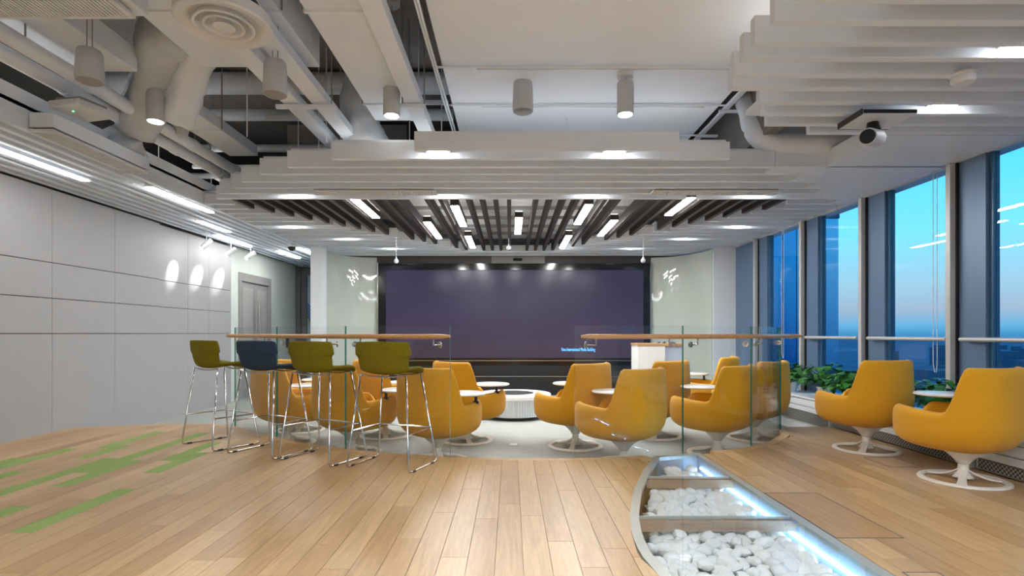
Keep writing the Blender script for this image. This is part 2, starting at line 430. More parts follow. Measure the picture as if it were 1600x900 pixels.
# white pier and the curved back painted glass
shell('wall_pier', 'white square pier left of the curved glass panel', [(-3.68,-3.47,10.0,10.25,-.19,2.7)], M['white'])
def curved(name, label, pts, th=.03):
    P = []
    n = len(pts)
    for i in range(n-1):
        for k in range(6):
            t = k/6; p0 = pts[max(i-1,0)]; p1 = pts[i]; p2 = pts[i+1]; p3 = pts[min(i+2,n-1)]
            P.append(tuple(.5*((2*p1[j])+(-p0[j]+p2[j])*t+(2*p0[j]-5*p1[j]+4*p2[j]-p3[j])*t*t+(-p0[j]+3*p1[j]-3*p2[j]+p3[j])*t**3) for j in (0,1)))
    P.append(pts[-1])
    mb = MB(); vs = []
    for i, p in enumerate(P):
        a, b = P[max(i-1,0)], P[min(i+1,len(P)-1)]
        d = Vector((b[0]-a[0], b[1]-a[1])).normalized(); o = (p[0]-d.y*th, p[1]+d.x*th)
        vs += [(p[0],p[1],-.17),(p[0],p[1],2.68),(o[0],o[1],2.68),(o[0],o[1],-.17)]
    fs = []
    for k in range(len(P)-1):
        for j in range(4): fs.append((k*4+j,(k+1)*4+j,(k+1)*4+(j+1)%4,k*4+(j+1)%4))
    fs += [(3,2,1,0),tuple(len(P)*4-4+j for j in range(4))]
    mb.add(vs, fs); o = mb.build(name, M['backglass'], smooth=True)
    return tag(o, label, kind='structure')
curved('wall_back', 'curved glossy pale glass wall left of the display', [(-3.60,10.3),(-3.56,10.62),(-3.42,11.0),(-3.20,11.22),(-2.79,11.34)])
curved('wall_back', 'curved glossy pale glass wall right of the display', [(2.92,11.34),(3.30,11.2),(3.56,10.9),(3.72,10.5),(3.77,10.2)])
shell('wall_back', 'white wall between the curved glass and the windows', [(3.79,4.32,10.16,10.3,-.19,2.7)], M['white'])
shell('wall_back', 'dark wall carrying the display', [(-3.7,4.4,11.5,11.65,-.25,CEIL),(-5.3,4.4,13.5,13.6,2.7,CEIL)], M['darkwall'])
shell('trim_2', 'dark header strip above the display', [(-2.8,-.40,11.36,11.5,2.56,2.71),(.71,2.93,11.36,11.5,2.56,2.71)], mat('header', (.07,.062,.06), .5))
hb = shell('trim_3', 'grey header box holding the slot camera', [(-.40,.71,11.33,11.5,2.555,2.71)], mat('header_box', (.22,.215,.205), .4))
mb = MB(); cx, cz = at_y(809,405.5,11.32)[0], at_y(809,405.5,11.32)[2]
poly = [(cx+(.07 if abs(a)<PI/2 else -.07)+.03*math.cos(a), cz+.03*math.sin(a)) for a in [PI*(-.5+k/8)+1e-3 for k in range(8)]+[PI*(.5+k/8)+1e-3 for k in range(8)]]
n = len(poly); mb.add([(x_,11.318,z_) for x_,z_ in poly]+[(x_,11.329,z_) for x_,z_ in poly], [tuple(range(n))]+[(i,n+i,n+(i+1)%n,(i+1)%n) for i in range(n)])
mb.build('camera_slot', M['blackgloss'], hb)
shell('wall_right', 'blue grey reveal between the white wall and the windows', [(4.2,4.36,9.3,10.15,-.19,2.7)], M['bluepanel'])
shell('wall_back', 'rear wall behind the camera', [(-5.4,4.4,-4.15,-4,-.05,CEIL)], mat('rear_wall', (.45,.45,.45), .6))
top_slab = shell('ceiling', 'dark exposed concrete slab high above the services', [(-5.4,4.5,-4.1,14,CEIL,CEIL+.15)], M['concrete'])
low = shell('ceiling', 'broad white painted lower slab across the middle of the ceiling', [(-.6,2.15,1.0,7.0,3.45,3.95)], M['slabw'])
shell('ceiling', 'grey ceiling board over the brown slats', [(-3.84,4.2,7.05,11.5,3.1,3.16)], mat('stage_board', (.72,.71,.70), .8, noise=.15, nscale=2))
sof = MB(); sof.box(3.05,4.2,-4,4.44,2.86,2.9); 
soffit = None
shell('wall_right', 'white upper wall above the windows', [(4.2,4.4,-4,13.5,2.70,CEIL)], M['white'])

# display wall
scr = thing('display_wall', 'wide black framed display showing a plain dark purple picture', 'display', (.08,11.3,-.18))
def local(o, root): 
    o.location = o.location - root.location; o.parent = root; return o
mb = MB(); mb.box(-2.75,2.90,11.3,11.36,2.42,2.555); mb.box(-2.75,-2.60,11.3,11.36,.59,2.42); mb.box(2.76,2.90,11.3,11.36,.59,2.42); mb.box(-2.75,2.90,11.3,11.36,.43,.59)
local(mb.build('bezel', M['blackgloss']), scr)
local(MB().box(-2.60,2.76,11.33,11.36,.59,2.42).build('screen', M['screen']), scr)
local(MB().box(-2.75,2.90,11.29,11.36,-.18,.2).build('plinth', M['black']), scr)
local(MB().box(-2.75,2.90,11.3,11.36,.22,.43).build('lower_panel', M['black']), scr)
for z in (.20,.53): local(MB().box(-2.75,2.90,11.285,11.31,z,z+.012).build('silver_line', M['steel']), scr)
for x_ in (-2.76,2.905): local(MB().box(x_-.012,x_+.012,11.27,11.33,-.18,2.57).build('silver_edge', M['steel']), scr)
fc = bpy.data.curves.new('lettering', 'FONT'); fc.body = 'Vino International Media Building'; fc.size = .10; fc.extrude = .002
fo = bpy.data.objects.new('lettering', fc); COL.objects.link(fo); fo.rotation_euler = (PI/2,0,0)
fc.materials.append(M['cyan'])
bpy.context.view_layer.update()
wd = max(fo.dimensions.x, .01); tgt = 53*11.3/F; fo.scale = (tgt/wd,1.0,1)
p = at_y(877,548.5,11.325); fo.location = p; local(fo, scr)

# ------------------------------------------------------------------ windows
Z_SILL, Z_HEAD = .29, 2.70
posts = [9.27,7.8,6.47,5.17,3.87,2.57,1.27,-.03,-1.33,-2.63]
WX = 4.2
for n, y in enumerate(posts):
    w = struct(f'window_{n+1}', f'tall window bay with dark blue panel and guard rail, number {n+1} from the far end')
    y2 = y-1.3
    mb = MB(); mb.box(WX-.07,WX+.10,y-.055,y,Z_SILL,Z_HEAD); mb.build('mullion', M['frame'], w, bevel=.004)
    MB().box(WX-.02,WX+.08,y-.075,y-.056,Z_SILL,Z_HEAD).build('gasket', M['black'], w)
    MB().box(WX+.0,WX+.06,y-.36,y-.076,Z_SILL,Z_HEAD).build('solid_panel', M['bluepanel'], w)
    MB().box(WX+.03,WX+.09,y-.40,y-.36,Z_SILL,Z_HEAD).build('inner_stile', mat('stile', (.03,.10,.19), .3), w)
    MB().box(WX+.05,WX+.06,y2,y-.40,Z_SILL,Z_HEAD).build('glass_pane', M['winglass'], w)
    MB().box(WX-.0,WX+.09,y2,y-.40,Z_SILL-.02,Z_SILL+.03).build('bottom_rail', M['frame'], w)
    MB().tube([(WX-.06,y-.16,1.045),(WX-.06,y2-.0,1.045)], .02, 10).build('guard_rail', M['frame'], w, smooth=True)
for k, (xa, xb) in enumerate([(1458,1468),(1222,1229)]):     # blind cords
    w = 3 if k == 0 else 0
    Y = 850*4.17/(xa-798)
    c_ = thing('blind_cord', ['white blind cord hanging in the near bright window','white looped blind cord hanging in the far blue window'][k], 'cord', (4.17,Y,2.6))
    y2_ = Y-.05
    local(MB().tube([(4.17,Y,2.69),(4.17,Y,.8),(4.17,Y-.02,.72),(4.17,y2_+.01,.72),(4.17,y2_,.8),(4.17,y2_,2.69)], .0035, 6).build('loop', M['white']), c_)
shell('wall_right', 'low wall below the windows behind the sill cabinets', [(4.195,4.3,-4,10.16,-.25,.27)], M['white'])
# sill cabinets
ucount = 0
lab = ['white sill cabinet under the far blue windows, at the carpet','white sill cabinet beside the far mustard chair on the boards','white sill cabinet behind the two window chairs',
       'white sill cabinet behind the nearest window chair','white sill cabinet nearest the camera','white sill cabinet beside the camera','white sill cabinet just behind the camera','white sill cabinet in the rear corner']
for k, (y0, y1) in enumerate([(6.43,10.1),(5.76,6.42),(4.45,5.75),(3.14,4.44),(1.83,3.13),(.5,1.82),(-1.5,.49),(-4,-1.51)]):
    zb = -DROP if k < 1 else 0
    if k == 1: zb = 0
    t = thing('sill_cabinet', lab[k], 'cabinet', (3.97,(y0+y1)/2,zb), group='sill cabinets along the windows')
    zz = zb
    local(MB().box(3.80,4.18,y0,y1,zz,.265).build('body', M['white']), t)
    local(MB().box(3.76,4.19,y0,y1,.266,.29).build('top', M['white'], bevel=.003), t)
    local(MB().box(3.775,3.799,y0+.01,y1-.01,.17,.255).build('upper_panel', M['white'], bevel=.002), t)
    local(MB().box(3.775,3.799,y0+.01,y1-.01,.10,.162).build('lower_panel', M['white'], bevel=.002), t)
    local(MB().box(3.778,3.799,y0+.04,y1-.04,max(zz,-.05)+.012,.094).build('grille', M['grille']), t)
    local(MB().box(3.77,3.799,y0,y0+.03,zz,.165).build('end_post', M['frame']), t)

# ------------------------------------------------------------------ slatted ceilings
HZ = 2.70
def slat_x(parent, y, x0, x1, m, h=.15, w=.055, z=HZ):
    return MB().box(x0,x1,y-w/2,y+w/2,z,z+h).build('slat', m, parent, bevel=.004)
cA = struct('ceiling', 'white slat canopy stepping out over the right side')
A = [(2.62,1.38),(2.81,1.35),(3.015,1.34),(3.185,1.35),(3.39,1.38),(3.57,1.44),(3.79,1.72),(3.99,1.84),(4.185,1.96),(4.36,2.38)]
for k in range(12): A.insert(0, (A[0][0]-.192, 1.38+.02*k))
for y, x0 in A: slat_x(cA, y, x0, 4.19, M['slat'], .15, .055)
MB().box(1.9,4.19,-.2,4.4,2.86,2.90).build('backing_board', M['slat'], cA)
cB = struct('ceiling', 'white slat canopy in a stepped circle over the seating')
B = [(4.755,-.84,1.47),(5.01,-1.65,2.01),(5.25,-2.15,2.54),(5.48,-2.52,2.95),(5.75,-2.84,3.26),(6.0,-3.08,3.50),(6.24,-3.33,3.72),(6.48,-3.50,3.95)]
for y, x0, x1 in B: slat_x(cB, y, x0, x1, M['slat'], .16, .05)
MB().box(3.05,4.19,4.42,5.25,2.705,2.86).build('soffit', M['slat'], cB)
for (y, _, x1), (yn, _, _) in zip(B[2:], B[3:]+[(6.74,0,0)]):
    MB().box(x1+.004,4.19,y-.02,yn-.021,2.705,2.86).build('soffit', M['slat'], cB)
def xin(y): return 3.36-.72*(y-7.05)
C = []; y = 6.75
while y < 11.3:
    C.append(y); y += .262
for y in C:
    a = xin(y) if y > 6.9 else 3.42
    lo = -3.79; hi = 4.18
    if a < .75: slat_x(cB, y, lo, hi, M['slat'], .13, .05)
    else:
        slat_x(cB, y, lo, -a, M['slat'], .13, .05); slat_x(cB, y, a, hi, M['slat'], .13, .05)
# backing over the slats: left and right of the opening
for y0, y1 in zip(C, C[1:]):
    a = xin((y0+y1)/2)+.12 if y0 > 6.9 else 3.5
    a = max(a, 0)
    MB().box(-3.82,-a,y0,y1-.004,2.845,2.87).build('backing_board', M['slat'], cB)
    MB().box(a,4.18,y0,y1-.004,2.845,2.87).build('backing_board', M['slat'], cB)
for (y0, x0, x1), (y1, _, _) in zip(B[1:], B[2:]+[(6.72,0,0)]):
    MB().box(x0+.02,x1-.02,y0+.02,y1-.004-.02,2.868,2.89).build('backing_board', M['slat'], cB)
cD = struct('ceiling', 'white lengthwise slat strip along the left wall')
xsD = [-5.06+.148*k for k in range(9)]
lights_D = [(-4.455,4.2,5.71),(-3.965,5.96,7.2),(-4.455,7.77,8.6),(-4.83,8.89,10.07),(-3.99,10.2,11.2),(-4.53,10.6,11.6),(-4.455,1.9,3.2),(-3.965,-.5,.8),(-4.455,-2.6,-1.3)]  # the last two are added lights, out of view
for xx in xsD:
    MB().box(xx-.03,xx+.03,-3.9,13.2,2.72,2.85).build('slat', M['slat'], cD, bevel=.004)
MB().box(-5.13,-3.80,-3.95,13.25,2.86,2.89).build('backing_board', M['slat'], cD)
MB().box(-3.845,-3.80,-3.95,13.25,2.70,3.0).build('fascia', M['slat'], cD)
# brown slats over the opening
cE = struct('ceiling', 'dark brown lengthwise slats over the display opening')
k = 0
lanes = [(-1.87,6.5,7.55),(-1.21,7.86,9.19),(-.71,6.87,8.14),(-.71,9.0,10.2),(.115,7.56,8.77),(.98,6.8,8.0),(1.475,7.73,8.95),(.96,8.95,10.2),(2.14,6.45,7.39)]
for i in range(-20, 21):
    xx = .166*i-.02
    if any(abs(xx-l[0]) < .075 for l in lanes): continue
    yend = min(10.58, 7.05+(3.36-abs(xx)-.03)/.72)
    if yend < 6.95: continue
    MB().box(xx-.026,xx+.026,6.56,yend,2.71,2.84).build('slat', M['brown'], cE)
cp = MB()
for yy in (7.6,8.3,9.0,9.7,10.4): cp.box(-3.0,3.0,yy-.02,yy+.02,2.99,3.04)
cp.build('cross_channel', M['grey'], cE)

# ------------------------------------------------------------------ lamps
def linear(name, label, x, y0, y1, z, w=.09, grp=None, m=None):
    t = thing(name, label, 'light', (x,(y0+y1)/2,z), group=grp)
    local(MB().box(x-w/2-.008,x+w/2+.008,y0-.01,y1+.01,z+.012,z+.09).build('housing', M['brown'] if 'brown' in label else M['slat']), t)
    if 'brown' in label: local(MB().box(x-w/2,x+w/2,y0,y1,z+.0905,z+.1).build('upper_diffuser', M['ledup']), t)  # upward glow added to brighten the board above the slats
    local(MB().box(x-w/2,x+w/2,y0,y1,z,z+.011).build('diffuser', m or M['led']), t)
    return t
dl = ['first linear LED light from the left edge in the left slat strip','linear LED light along the inner edge of the left slat strip','short linear LED light deep in the left slat strip',
      'linear LED light above the white track spots','linear LED light left of the white pier, nearer the pier','linear LED light far down the passage','linear LED light over the near left wall',
      'linear LED light behind the camera at the left','linear LED light in the rear left corner']
for (x_, y0, y1), s in zip(lights_D, dl): linear('linear_light', s, x_, y0, y1, 2.695, .075, 'linear lights along the left wall', M['ledmid'] if y0 > 10.15 else M['ledwall'])
hl = ['long linear light among brown slats, leftmost','linear light among brown slats, second from the left','linear light among brown slats left of centre, nearer one','small linear light among brown slats left of centre, by the display',
      'linear light among brown slats in the very middle','linear light among brown slats right of centre, nearer one','linear light among brown slats, second from the right','small linear light among brown slats right of centre, by the display','long linear light among brown slats, rightmost']
for (x_, y0, y1), s in zip(lanes, hl): linear('linear_light', s, x_, y0, y1, 2.70, .095, 'linear lights in the display opening')
for k, (x_, y_) in enumerate([(-1.5,-.6),(.6,-.6),(2.6,-.6),(-1.5,-2.6),(.6,-2.6),(2.6,-2.6),(-.9,1.0),(.7,1.0)]):  # unseen panels added to light the room from around the camera
    t = thing('ceiling_panel_light', 'square ceiling panel light behind the camera, '+['middle row by the left','middle row at the centre','middle row by the windows','rear row by the left','rear row at the centre','rear row by the windows','front row by the left','front row by the right'][k], 'light', (x_,y_,2.69), group='panel lights at the rear')
    local(MB().box(x_-.32,x_+.32,y_-.62,y_+.62,2.702,2.76).build('housing', M['white']), t)
    local(MB().box(x_-.3,x_+.3,y_-.6,y_+.6,2.69,2.701).build('diffuser', M['panel']), t)
def spot(name, loc, target, watts, ang, blend=.5, size=.03, col=(1,.97,.92)):
    l = bpy.data.lights.new(name, 'SPOT'); l.energy = watts; l.spot_size = math.radians(ang); l.spot_blend = blend; l.shadow_soft_size = size; l.color = col
    o = bpy.data.objects.new(name, l); COL.objects.link(o); o.location = loc
    o.rotation_euler = (Vector(target)-Vector(loc)).to_track_quat('-Z','Y').to_euler(); return o
# cove strips added unseen on the canopies to brighten the services above
for s_, b_ in [('LED cove strip lying on top of the round slat canopy',(-1.9,2.2,5.60,5.645,2.90)),('LED cove strip lying on top of the right slat canopy',(2.0,2.08,.4,4.2,2.93)),('LED cove strip lying on top of the left slat strip',(-4.0,-3.94,2.4,7.6,2.93))]:
    x0, x1, y0, y1, z = b_
    t = thing('cove_light', s_, 'light', ((x0+x1)/2,(y0+y1)/2,z), group='cove strips above the slats')
    local(MB().box(x0,x1,y0,y1,z,z+.03).build('channel', M['frame']), t)
    local(MB().box(x0+.008,x1-.008,y0+.008,y1-.008,z+.0305,z+.036).build('diffuser', M['cove']), t)
# recessed square downlights between the slats; those above the frame are added fill
dn = [((1190,-560),1.35,'downlight in the right canopy near the camera'),((1500,-330),1.9,'downlight in the right canopy above the window side of the frame'),((683,252),4.88,'left downlight in the front row of the round slat canopy'),((962,249.5),4.88,'right downlight in the front row of the round slat canopy'),
      ((459,308.5),6.36,'leftmost downlight at the edge of the brown slats'),((697,304.5),6.36,'left middle downlight at the edge of the brown slats'),
      ((926,302),6.36,'right middle downlight at the edge of the brown slats'),((1180,302),6.36,'rightmost downlight at the edge of the brown slats'),
      ((453,357),8.2,'left downlight over the left seats'),((540,374),9.2,'middle downlight over the far left seats'),((610,388),10.3,'downlight nearest the display on the left'),
      ((1157,353),8.2,'right downlight over the right seats'),((1072,372),9.2,'middle downlight over the far right seats'),((988,387),10.3,'downlight nearest the display on the right'),
      ((1480,167),3.89,'bright square twin downlight by the right projector camera'),((1600,63),3.08,'downlight at the right edge of the right canopy'),((1150,-160),2.1,'downlight in the right canopy above the frame')]
for (px, py), Y, s in dn:
    near = min([a for a,_ in A]+[b[0] for b in B]+C, key=lambda q: abs(q-Y))
    nb = sorted([a for a,_ in A]+[b[0] for b in B]+C); i = min(range(len(nb)-1), key=lambda q: abs((nb[q]+nb[q+1])/2-Y)); Yc = (nb[i]+nb[i+1])/2
    X = (px-798)*Yc/F; z = 2.735
    if py < -100: X = {1150:2.2,1190:3.2,1500:3.4}[px]; Yc = nb[2+(px==1190)*2+(px==1500)*5]+.096; i = 3
    gap = nb[i+1]-nb[i]-.07
    d_ = min(gap/2, .06); wx = .10
    t = thing('downlight', s, 'light', (X,Yc,z), group='recessed square downlights')
    local(MB().box(X-wx-.01,X+wx+.01,Yc-d_-.005,Yc+d_+.005,z+.012,z+.12).build('housing', M['white']), t)
    for sx in (-1,1): local(MB().box(X+sx*.045-.038,X+sx*.045+.038,Yc-min(d_,.03),Yc+min(d_,.03),z+.001,z+.0115).build('lens', M['down']), t)
# pendant cylinders and ceiling speakers
def cyl_part(name, x, y, z0, z1, r, m, n=28, rim=None):
    return MB().lathe([(r*.9,z0+.0),(r,z0+.012),(r,z1-.012),(r*.93,z1)], n, (x,y,0)).build(name, m, smooth=True)
for (px, py0, py1, Y, s, top) in [(243,142,190,4.9,'lit white cylinder pendant nearest the left wall',4.1),(612,130,181,4.9,'lit white cylinder pendant beside the large white beam',4.1),(977,129,179,4.9,'lit white cylinder pendant hung from the lower white slab',3.45)]:
    p0, p1 = at_y(px,py0,Y), at_y(px,py1,Y); X = p0.x
    t = thing('pendant_light', s, 'light', (X,Y,p1.z), group='white cylinder pendants')
    local(cyl_part('shade', X, Y, p1.z, p0.z, .075, M['speaker']), t)
    local(MB().lathe([(.062,0),(.062,.004)], 24, (X,Y,p1.z-.005)).build('lens', M['pend']), t)
    local(MB().tube([(X,Y,p0.z),(X+.01,Y,(p0.z+top)/2),(X,Y,top-.05)], .0045, 6).build('cable', M['grey']), t)
    local(MB().lathe([(.07,-.05),(.075,-.04),(.075,0)], 24, (X,Y,top)).build('ceiling_rose', M['white'], smooth=True), t)
for (px, py0, py1, r, Y, s, top) in [(140,79,129,.092,4.0,'white ceiling speaker hung over the left pipes',4.1),(430,96,150,.086,4.0,'white ceiling speaker hung under the cable trays',4.1),(817,126,176,.098,5.1,'white ceiling speaker hung from the lower white slab',3.45)]:
    p0, p1 = at_y(px,py0,Y), at_y(px,py1,Y); X = p0.x
    t = thing('ceiling_speaker', s, 'speaker', (X,Y,p1.z), group='white hanging speakers')
    local(MB().lathe([(r*.95,p1.z+.008),(r,p1.z+.03),(r*.93,p0.z-.05),(r*.88,p0.z-.012),(r*.80,p0.z)], 28, (X,Y,0)).build('shell', M['speaker'], smooth=True), t)
    local(MB().lathe([(.02,-.002),(r*.8,0),(r*.93,.008)], 28, (X,Y,p1.z)).build('grille', M['grey'], smooth=True), t)
    local(MB().tube([(X-.02,Y,p0.z),(X-.02,Y,top)], .004, 6).build('wire', M['grey']), t)
    local(MB().tube([(X+.02,Y,p0.z),(X+.02,Y,top)], .004, 6).build('wire', M['grey']), t)
# track spots washing the left wall
for k, (px, py, tx, ty) in enumerate([(322,381,277,415),(356,394,312,419),(386,399,345,424)]):
    Y = [8.55,9.3,10.0][k]; p = at_y(px,py,Y); p.x = -4.78
    tg = Vector((-5.16, [8.34,9.0,9.66][k], [2.16,2.17,2.18][k])); aim = Vector((-5.16, tg.y-.02, tg.z-.10))
    d_ = (aim-p).normalized()
    t = thing('track_spot', ['nearest','middle','farthest'][k]+' white track spot aimed at the left wall', 'light', (p.x,p.y,2.7), group='track spots')
    local(MB().tube([p-d_*.10,p-d_*.09,p+d_*.09,p+d_*.10], [.034,.04,.04,.036], 16).build('head', M['white'], smooth=True), t)
    local(MB().tube([p+d_*.1005,p+d_*.104], .03, 14).build('lens', M['down']), t)
    local(MB().tube([(p.x,p.y,p.z+.02),(p.x,p.y,2.72)], .008, 8).build('stem', M['white']), t)
    s_ = spot('spot_beam', p+d_*.12, aim, 34, 33, .55, .01)
    s_.parent = t; s_.location = s_.location - t.location

# ------------------------------------------------------------------ exposed services
def svc(name, label, cat, mb, m, grp=None, smooth=False, bevel=0):
    return tag(mb.build(name, m, smooth=smooth, bevel=bevel), label, cat, grp)
def rod(x, y, z0, z1, r=.007): return MB().tube([(x,y,z0),(x,y,z1)], r, 6)
# two wall pipes
for k, (x_, z_) in enumerate([(-3.48,3.16),(-3.66,3.12)]):
    t = thing('pipe', ['upper','lower'][k]+' painted pipe of the pair along the left ceiling', 'pipe', (x_,5,z_), group='painted pipe pair')
    local(MB().tube([(x_,.5,z_),(x_,4.2,z_),(x_,7.7,z_)], .06, 14).build('barrel', M['duct'], smooth=True), t)
    for yy in (3.3,4.45,5.9,6.8): local(MB().tube([(x_,yy,z_),(x_,yy+.09,z_)], .068, 14).build('coupling', M['duct'], smooth=True), t)
    for yy in (3.9,6.3): local(rod(x_,yy,z_+.06,CEIL).build('hanger', M['grey']), t)
svc('pipe', 'grey flexible pipe sagging behind the left slats', 'pipe', MB().tube([at_y(-30,120,4.6),at_y(10,140,4.7),at_y(45,165,4.8),at_y(90,174,4.9),at_y(150,180,5.1)], .055, 12), M['grey'], smooth=True)
# flat ducts and trays
def boxduct(label, x0, x1, y0, y1, z0, z1, hang=True, m='duct', name='air_duct', cat='duct'):
    t = thing(name, label, cat, ((x0+x1)/2,(y0+y1)/2,z0))
    local(MB().box(x0,x1,y0,y1,z0,z1).build('casing', M[m], bevel=.006), t)
    yy = y0+.7
    while yy < y1:
        local(MB().box(x0-.012,x1+.012,yy,yy+.025,z0-.012,z1+.012).build('joint_flange', M[m]), t)
        if hang:
            local(rod(x0-.02,yy,z0,CEIL).build('hanger', M['grey']), t); local(rod(x1+.02,yy,z0,CEIL).build('hanger', M['grey']), t)
        yy += 1.5
    return t
boxduct('flat white duct running over the left pipes', -3.72,-3.17,1.2,4.62,3.32,3.52)
boxduct('flat white duct over the round canopy, left side', -3.36,-3.02,4.95,6.5,3.22,3.34)
boxduct('broad white duct left of the large beam', -1.40,-.99,1.5,5.62,3.3,3.7)
boxduct('white plenum box above the round diffuser', -2.62,-1.62,3.1,4.62,3.36,3.75)
for k, (x0, x1) in enumerate([(-2.06,-1.91),(-1.80,-1.65)]):
    t = thing('cable_tray', ['left','right'][k]+' white cable tray of the pair running into the round canopy', 'tray', ((x0+x1)/2,4.4,3.18), group='white cable tray pair')
    local(MB().box(x0,x1,1.6,6.3,3.18,3.26).build('channel', M['duct'], bevel=.003), t)
    if k == 0: local(MB().box(-2.12,-1.58,4.9,4.94,3.135,3.165).build('support_bar', M['duct']), t)
    if k == 0: local(MB().box(-2.12,-1.58,3.1,3.14,3.135,3.165).build('support_bar', M['duct']), t)
    for yy in (3.12,4.92): local(rod(x0-.03 if k == 0 else x1+.03,yy,3.14,CEIL).build('hanger', M['grey']), t)
t = thing('ceiling_beam', 'large white trunking beam beside the lower slab', 'beam', (-.89,4,3.2))
local(MB().box(-.965,-.82,1.5,5.95,3.2,3.30).build('casing', M['duct'], bevel=.004), t)
local(MB().box(-1.0,-.78,4.95,4.99,3.16,3.19).build('support_bar', M['duct']), t)
for x_ in (-.99,-.79): local(rod(x_,4.97,3.17,CEIL).build('hanger', M['grey']), t)
# bare threaded rods and struts dropping from the slab
for px, Y, zl in [(386,5.2,2.98),(466,6.2,3.02),(498,6.0,2.95),(510,5.7,3.1),(532,6.15,2.95),(654,5.35,3.2),(640,6.4,3.2),(86,4.62,3.2),(215,5.55,3.0),(248,5.9,2.95),(330,6.7,2.95),(690,6.0,3.0)]:
    rod((px-798)*Y/F, Y, zl, CEIL-.002, .006).build('threaded_rod', M['duct'], top_slab)
for px0, px1, Y, z in [(415,520,6.4,3.62),(640,700,6.2,3.72),(300,420,6.9,3.2),(655,705,6.6,3.3)]:
    MB().box((px0-798)*Y/F,(px1-798)*Y/F,Y,Y+.04,z,z+.04).build('strut_channel', M['duct'], top_slab)
# cross pipes deep in the ceiling
for k, (y_, z_, r_, x0, x1) in enumerate([(6.6,3.75,.07,-4.4,-.7),(7.2,3.55,.05,-4.4,-.7),(6.2,3.95,.12,-4.6,-.7),(7.6,3.3,.04,-4.6,-.7)]):
    svc('cross_pipe', ['thick pale cross pipe high behind the trays','slim pale cross pipe behind the left flat duct','fat lagged cross pipe just under the slab','thin low cross pipe behind the round canopy'][k], 'pipe',
        MB().tube([(x0,y_,z_),(x1,y_,z_)], r_, 12), M['duct'], 'cross pipes under the slab', True)
svc('concrete_drop', 'grey concrete downstand behind the cable trays', 'beam', MB().box(-3.0,-1.4,7.3,7.5,2.95,3.9), mat('drop_concrete', (.30,.29,.28), .9, noise=.15, nscale=4))
svc('concrete_drop', 'grey concrete downstand behind the large white beam', 'beam', MB().box(-1.35,-.6,6.9,7.04,2.95,3.5), mat('drop_concrete', (.27,.26,.25), .9, noise=.15, nscale=4))
# lagged elbows
def lag(label, pts, r, m='wrap', boxy=False):
    P = [Vector(p) for p in pts]; Q = []
    for i in range(len(P)-1):
        for j in range(5):
            t = j/5; p0, p1, p2, p3 = P[max(i-1,0)], P[i], P[i+1], P[min(i+2,len(P)-1)]
            Q.append(.5*((2*p1)+(-p0+p2)*t+(2*p0-5*p1+4*p2-p3)*t*t+(-p0+3*p1-3*p2+p3)*t**3))
    Q.append(P[-1]); mb = MB(); mb.tube(Q, [r*(1+.04*math.sin(i*1.9)) for i in range(len(Q))], 24)
    if boxy:
        for i, v in enumerate(mb.v):
            ctr = Q[i//24]; a_ = 2*PI*(i%24)/24; k = (abs(math.cos(a_))**4+abs(math.sin(a_))**4)**-.25; mb.v[i] = tuple(ctr+(Vector(v)-ctr)*k*.92)
    mb.v = [(x+.006*math.sin(31*y+47*z), y+.006*math.sin(39*x+43*z), z+.006*math.sin(37*x+49*y)) for x,y,z in mb.v]
    return svc('lagged_duct', label, 'duct', mb, M[m], smooth='all')
lag('wrinkled lagged duct elbow dropping beside the left pipes', [(-2.66,4.45,3.6),(-2.95,4.6,3.6),(-3.15,4.85,3.5),(-3.35,5.05,3.3),(-3.62,5.25,3.1)], .19, 'wrap', True)
lag('pale lagged duct bend joined to the diffuser box', [(-2.66,4.72,3.66),(-2.82,4.84,3.52),(-3.0,5.0,3.3),(-3.14,5.08,3.08)], .15, 'duct', True)
lag('crumpled foil duct end behind the left slat fascia', [(-3.72,5.2,3.0),(-3.78,5.35,2.88),(-3.8,5.45,2.8)], .16)
lag('bulging lagged duct hanging right of the cable trays', [(-1.55,5.75,3.78),(-1.62,5.78,3.5),(-1.56,5.85,3.25),(-1.42,5.95,3.0),(-1.38,6.0,2.9)], .19)
lag('white lagged duct bending behind the right canopy', [(2.42,5.6,3.5),(2.42,5.45,3.2),(2.46,5.3,2.98),(2.7,5.25,2.93),(3.2,5.25,2.93),(3.9,5.25,2.95)], .10, 'duct')
boxduct('white box duct behind the right slat canopy', 2.55,3.6,5.5,6.3,3.0,3.5, False)
svc('downstand_beam', 'dark grey downstand beam right of the lower slab', 'beam', MB().box(2.42,2.52,4.6,7.0,3.0,4.08), mat('beam_grey', (.20,.19,.185), .8, noise=.1))
t = thing('conduit_rack', 'white conduit rack in the gap right of the lower slab', 'conduit', (2.28,5.5,3.4))
for k in range(3): local(MB().tube([(2.2+.05*k,4.4,3.42+.03*k),(2.2+.05*k,6.9,3.42+.03*k)], .014, 8).build('conduit', M['duct'], smooth=True), t)
for yy in (4.9,5.6,6.3): local(MB().box(2.15,2.4,yy,yy+.03,3.38,3.405).build('rack_bar', M['duct']), t)
for k, py in enumerate((103,163,210)):
    Y = F*(3.44-CAM_H)/(521-py); 
    t = thing('conduit', ['nearest','middle','farthest'][k]+' conduit clipped across the lower white slab', 'conduit', (.8,Y,3.43), group='conduits across the lower slab')
    local(MB().tube([(-.66,Y,3.43),(2.2,Y,3.43)], .011, 8).build('tube', M['duct'], smooth=True), t)
    local(MB().tube([(-.3,Y+.05,3.435)]+[(-.1+.3*i,Y+.05+.012*math.sin(i*2.1),3.437) for i in range(8)], .007, 6).build('cable', M['white'], smooth=True), t)
    if k == 1: local(rod(.60,Y+.3,3.02,3.43,.004).build('drop_rod', M['white']), t)
t = thing('conduit_bundle', 'pale cables running along the left edge of the lower slab', 'conduit', (-.64,4,3.4))
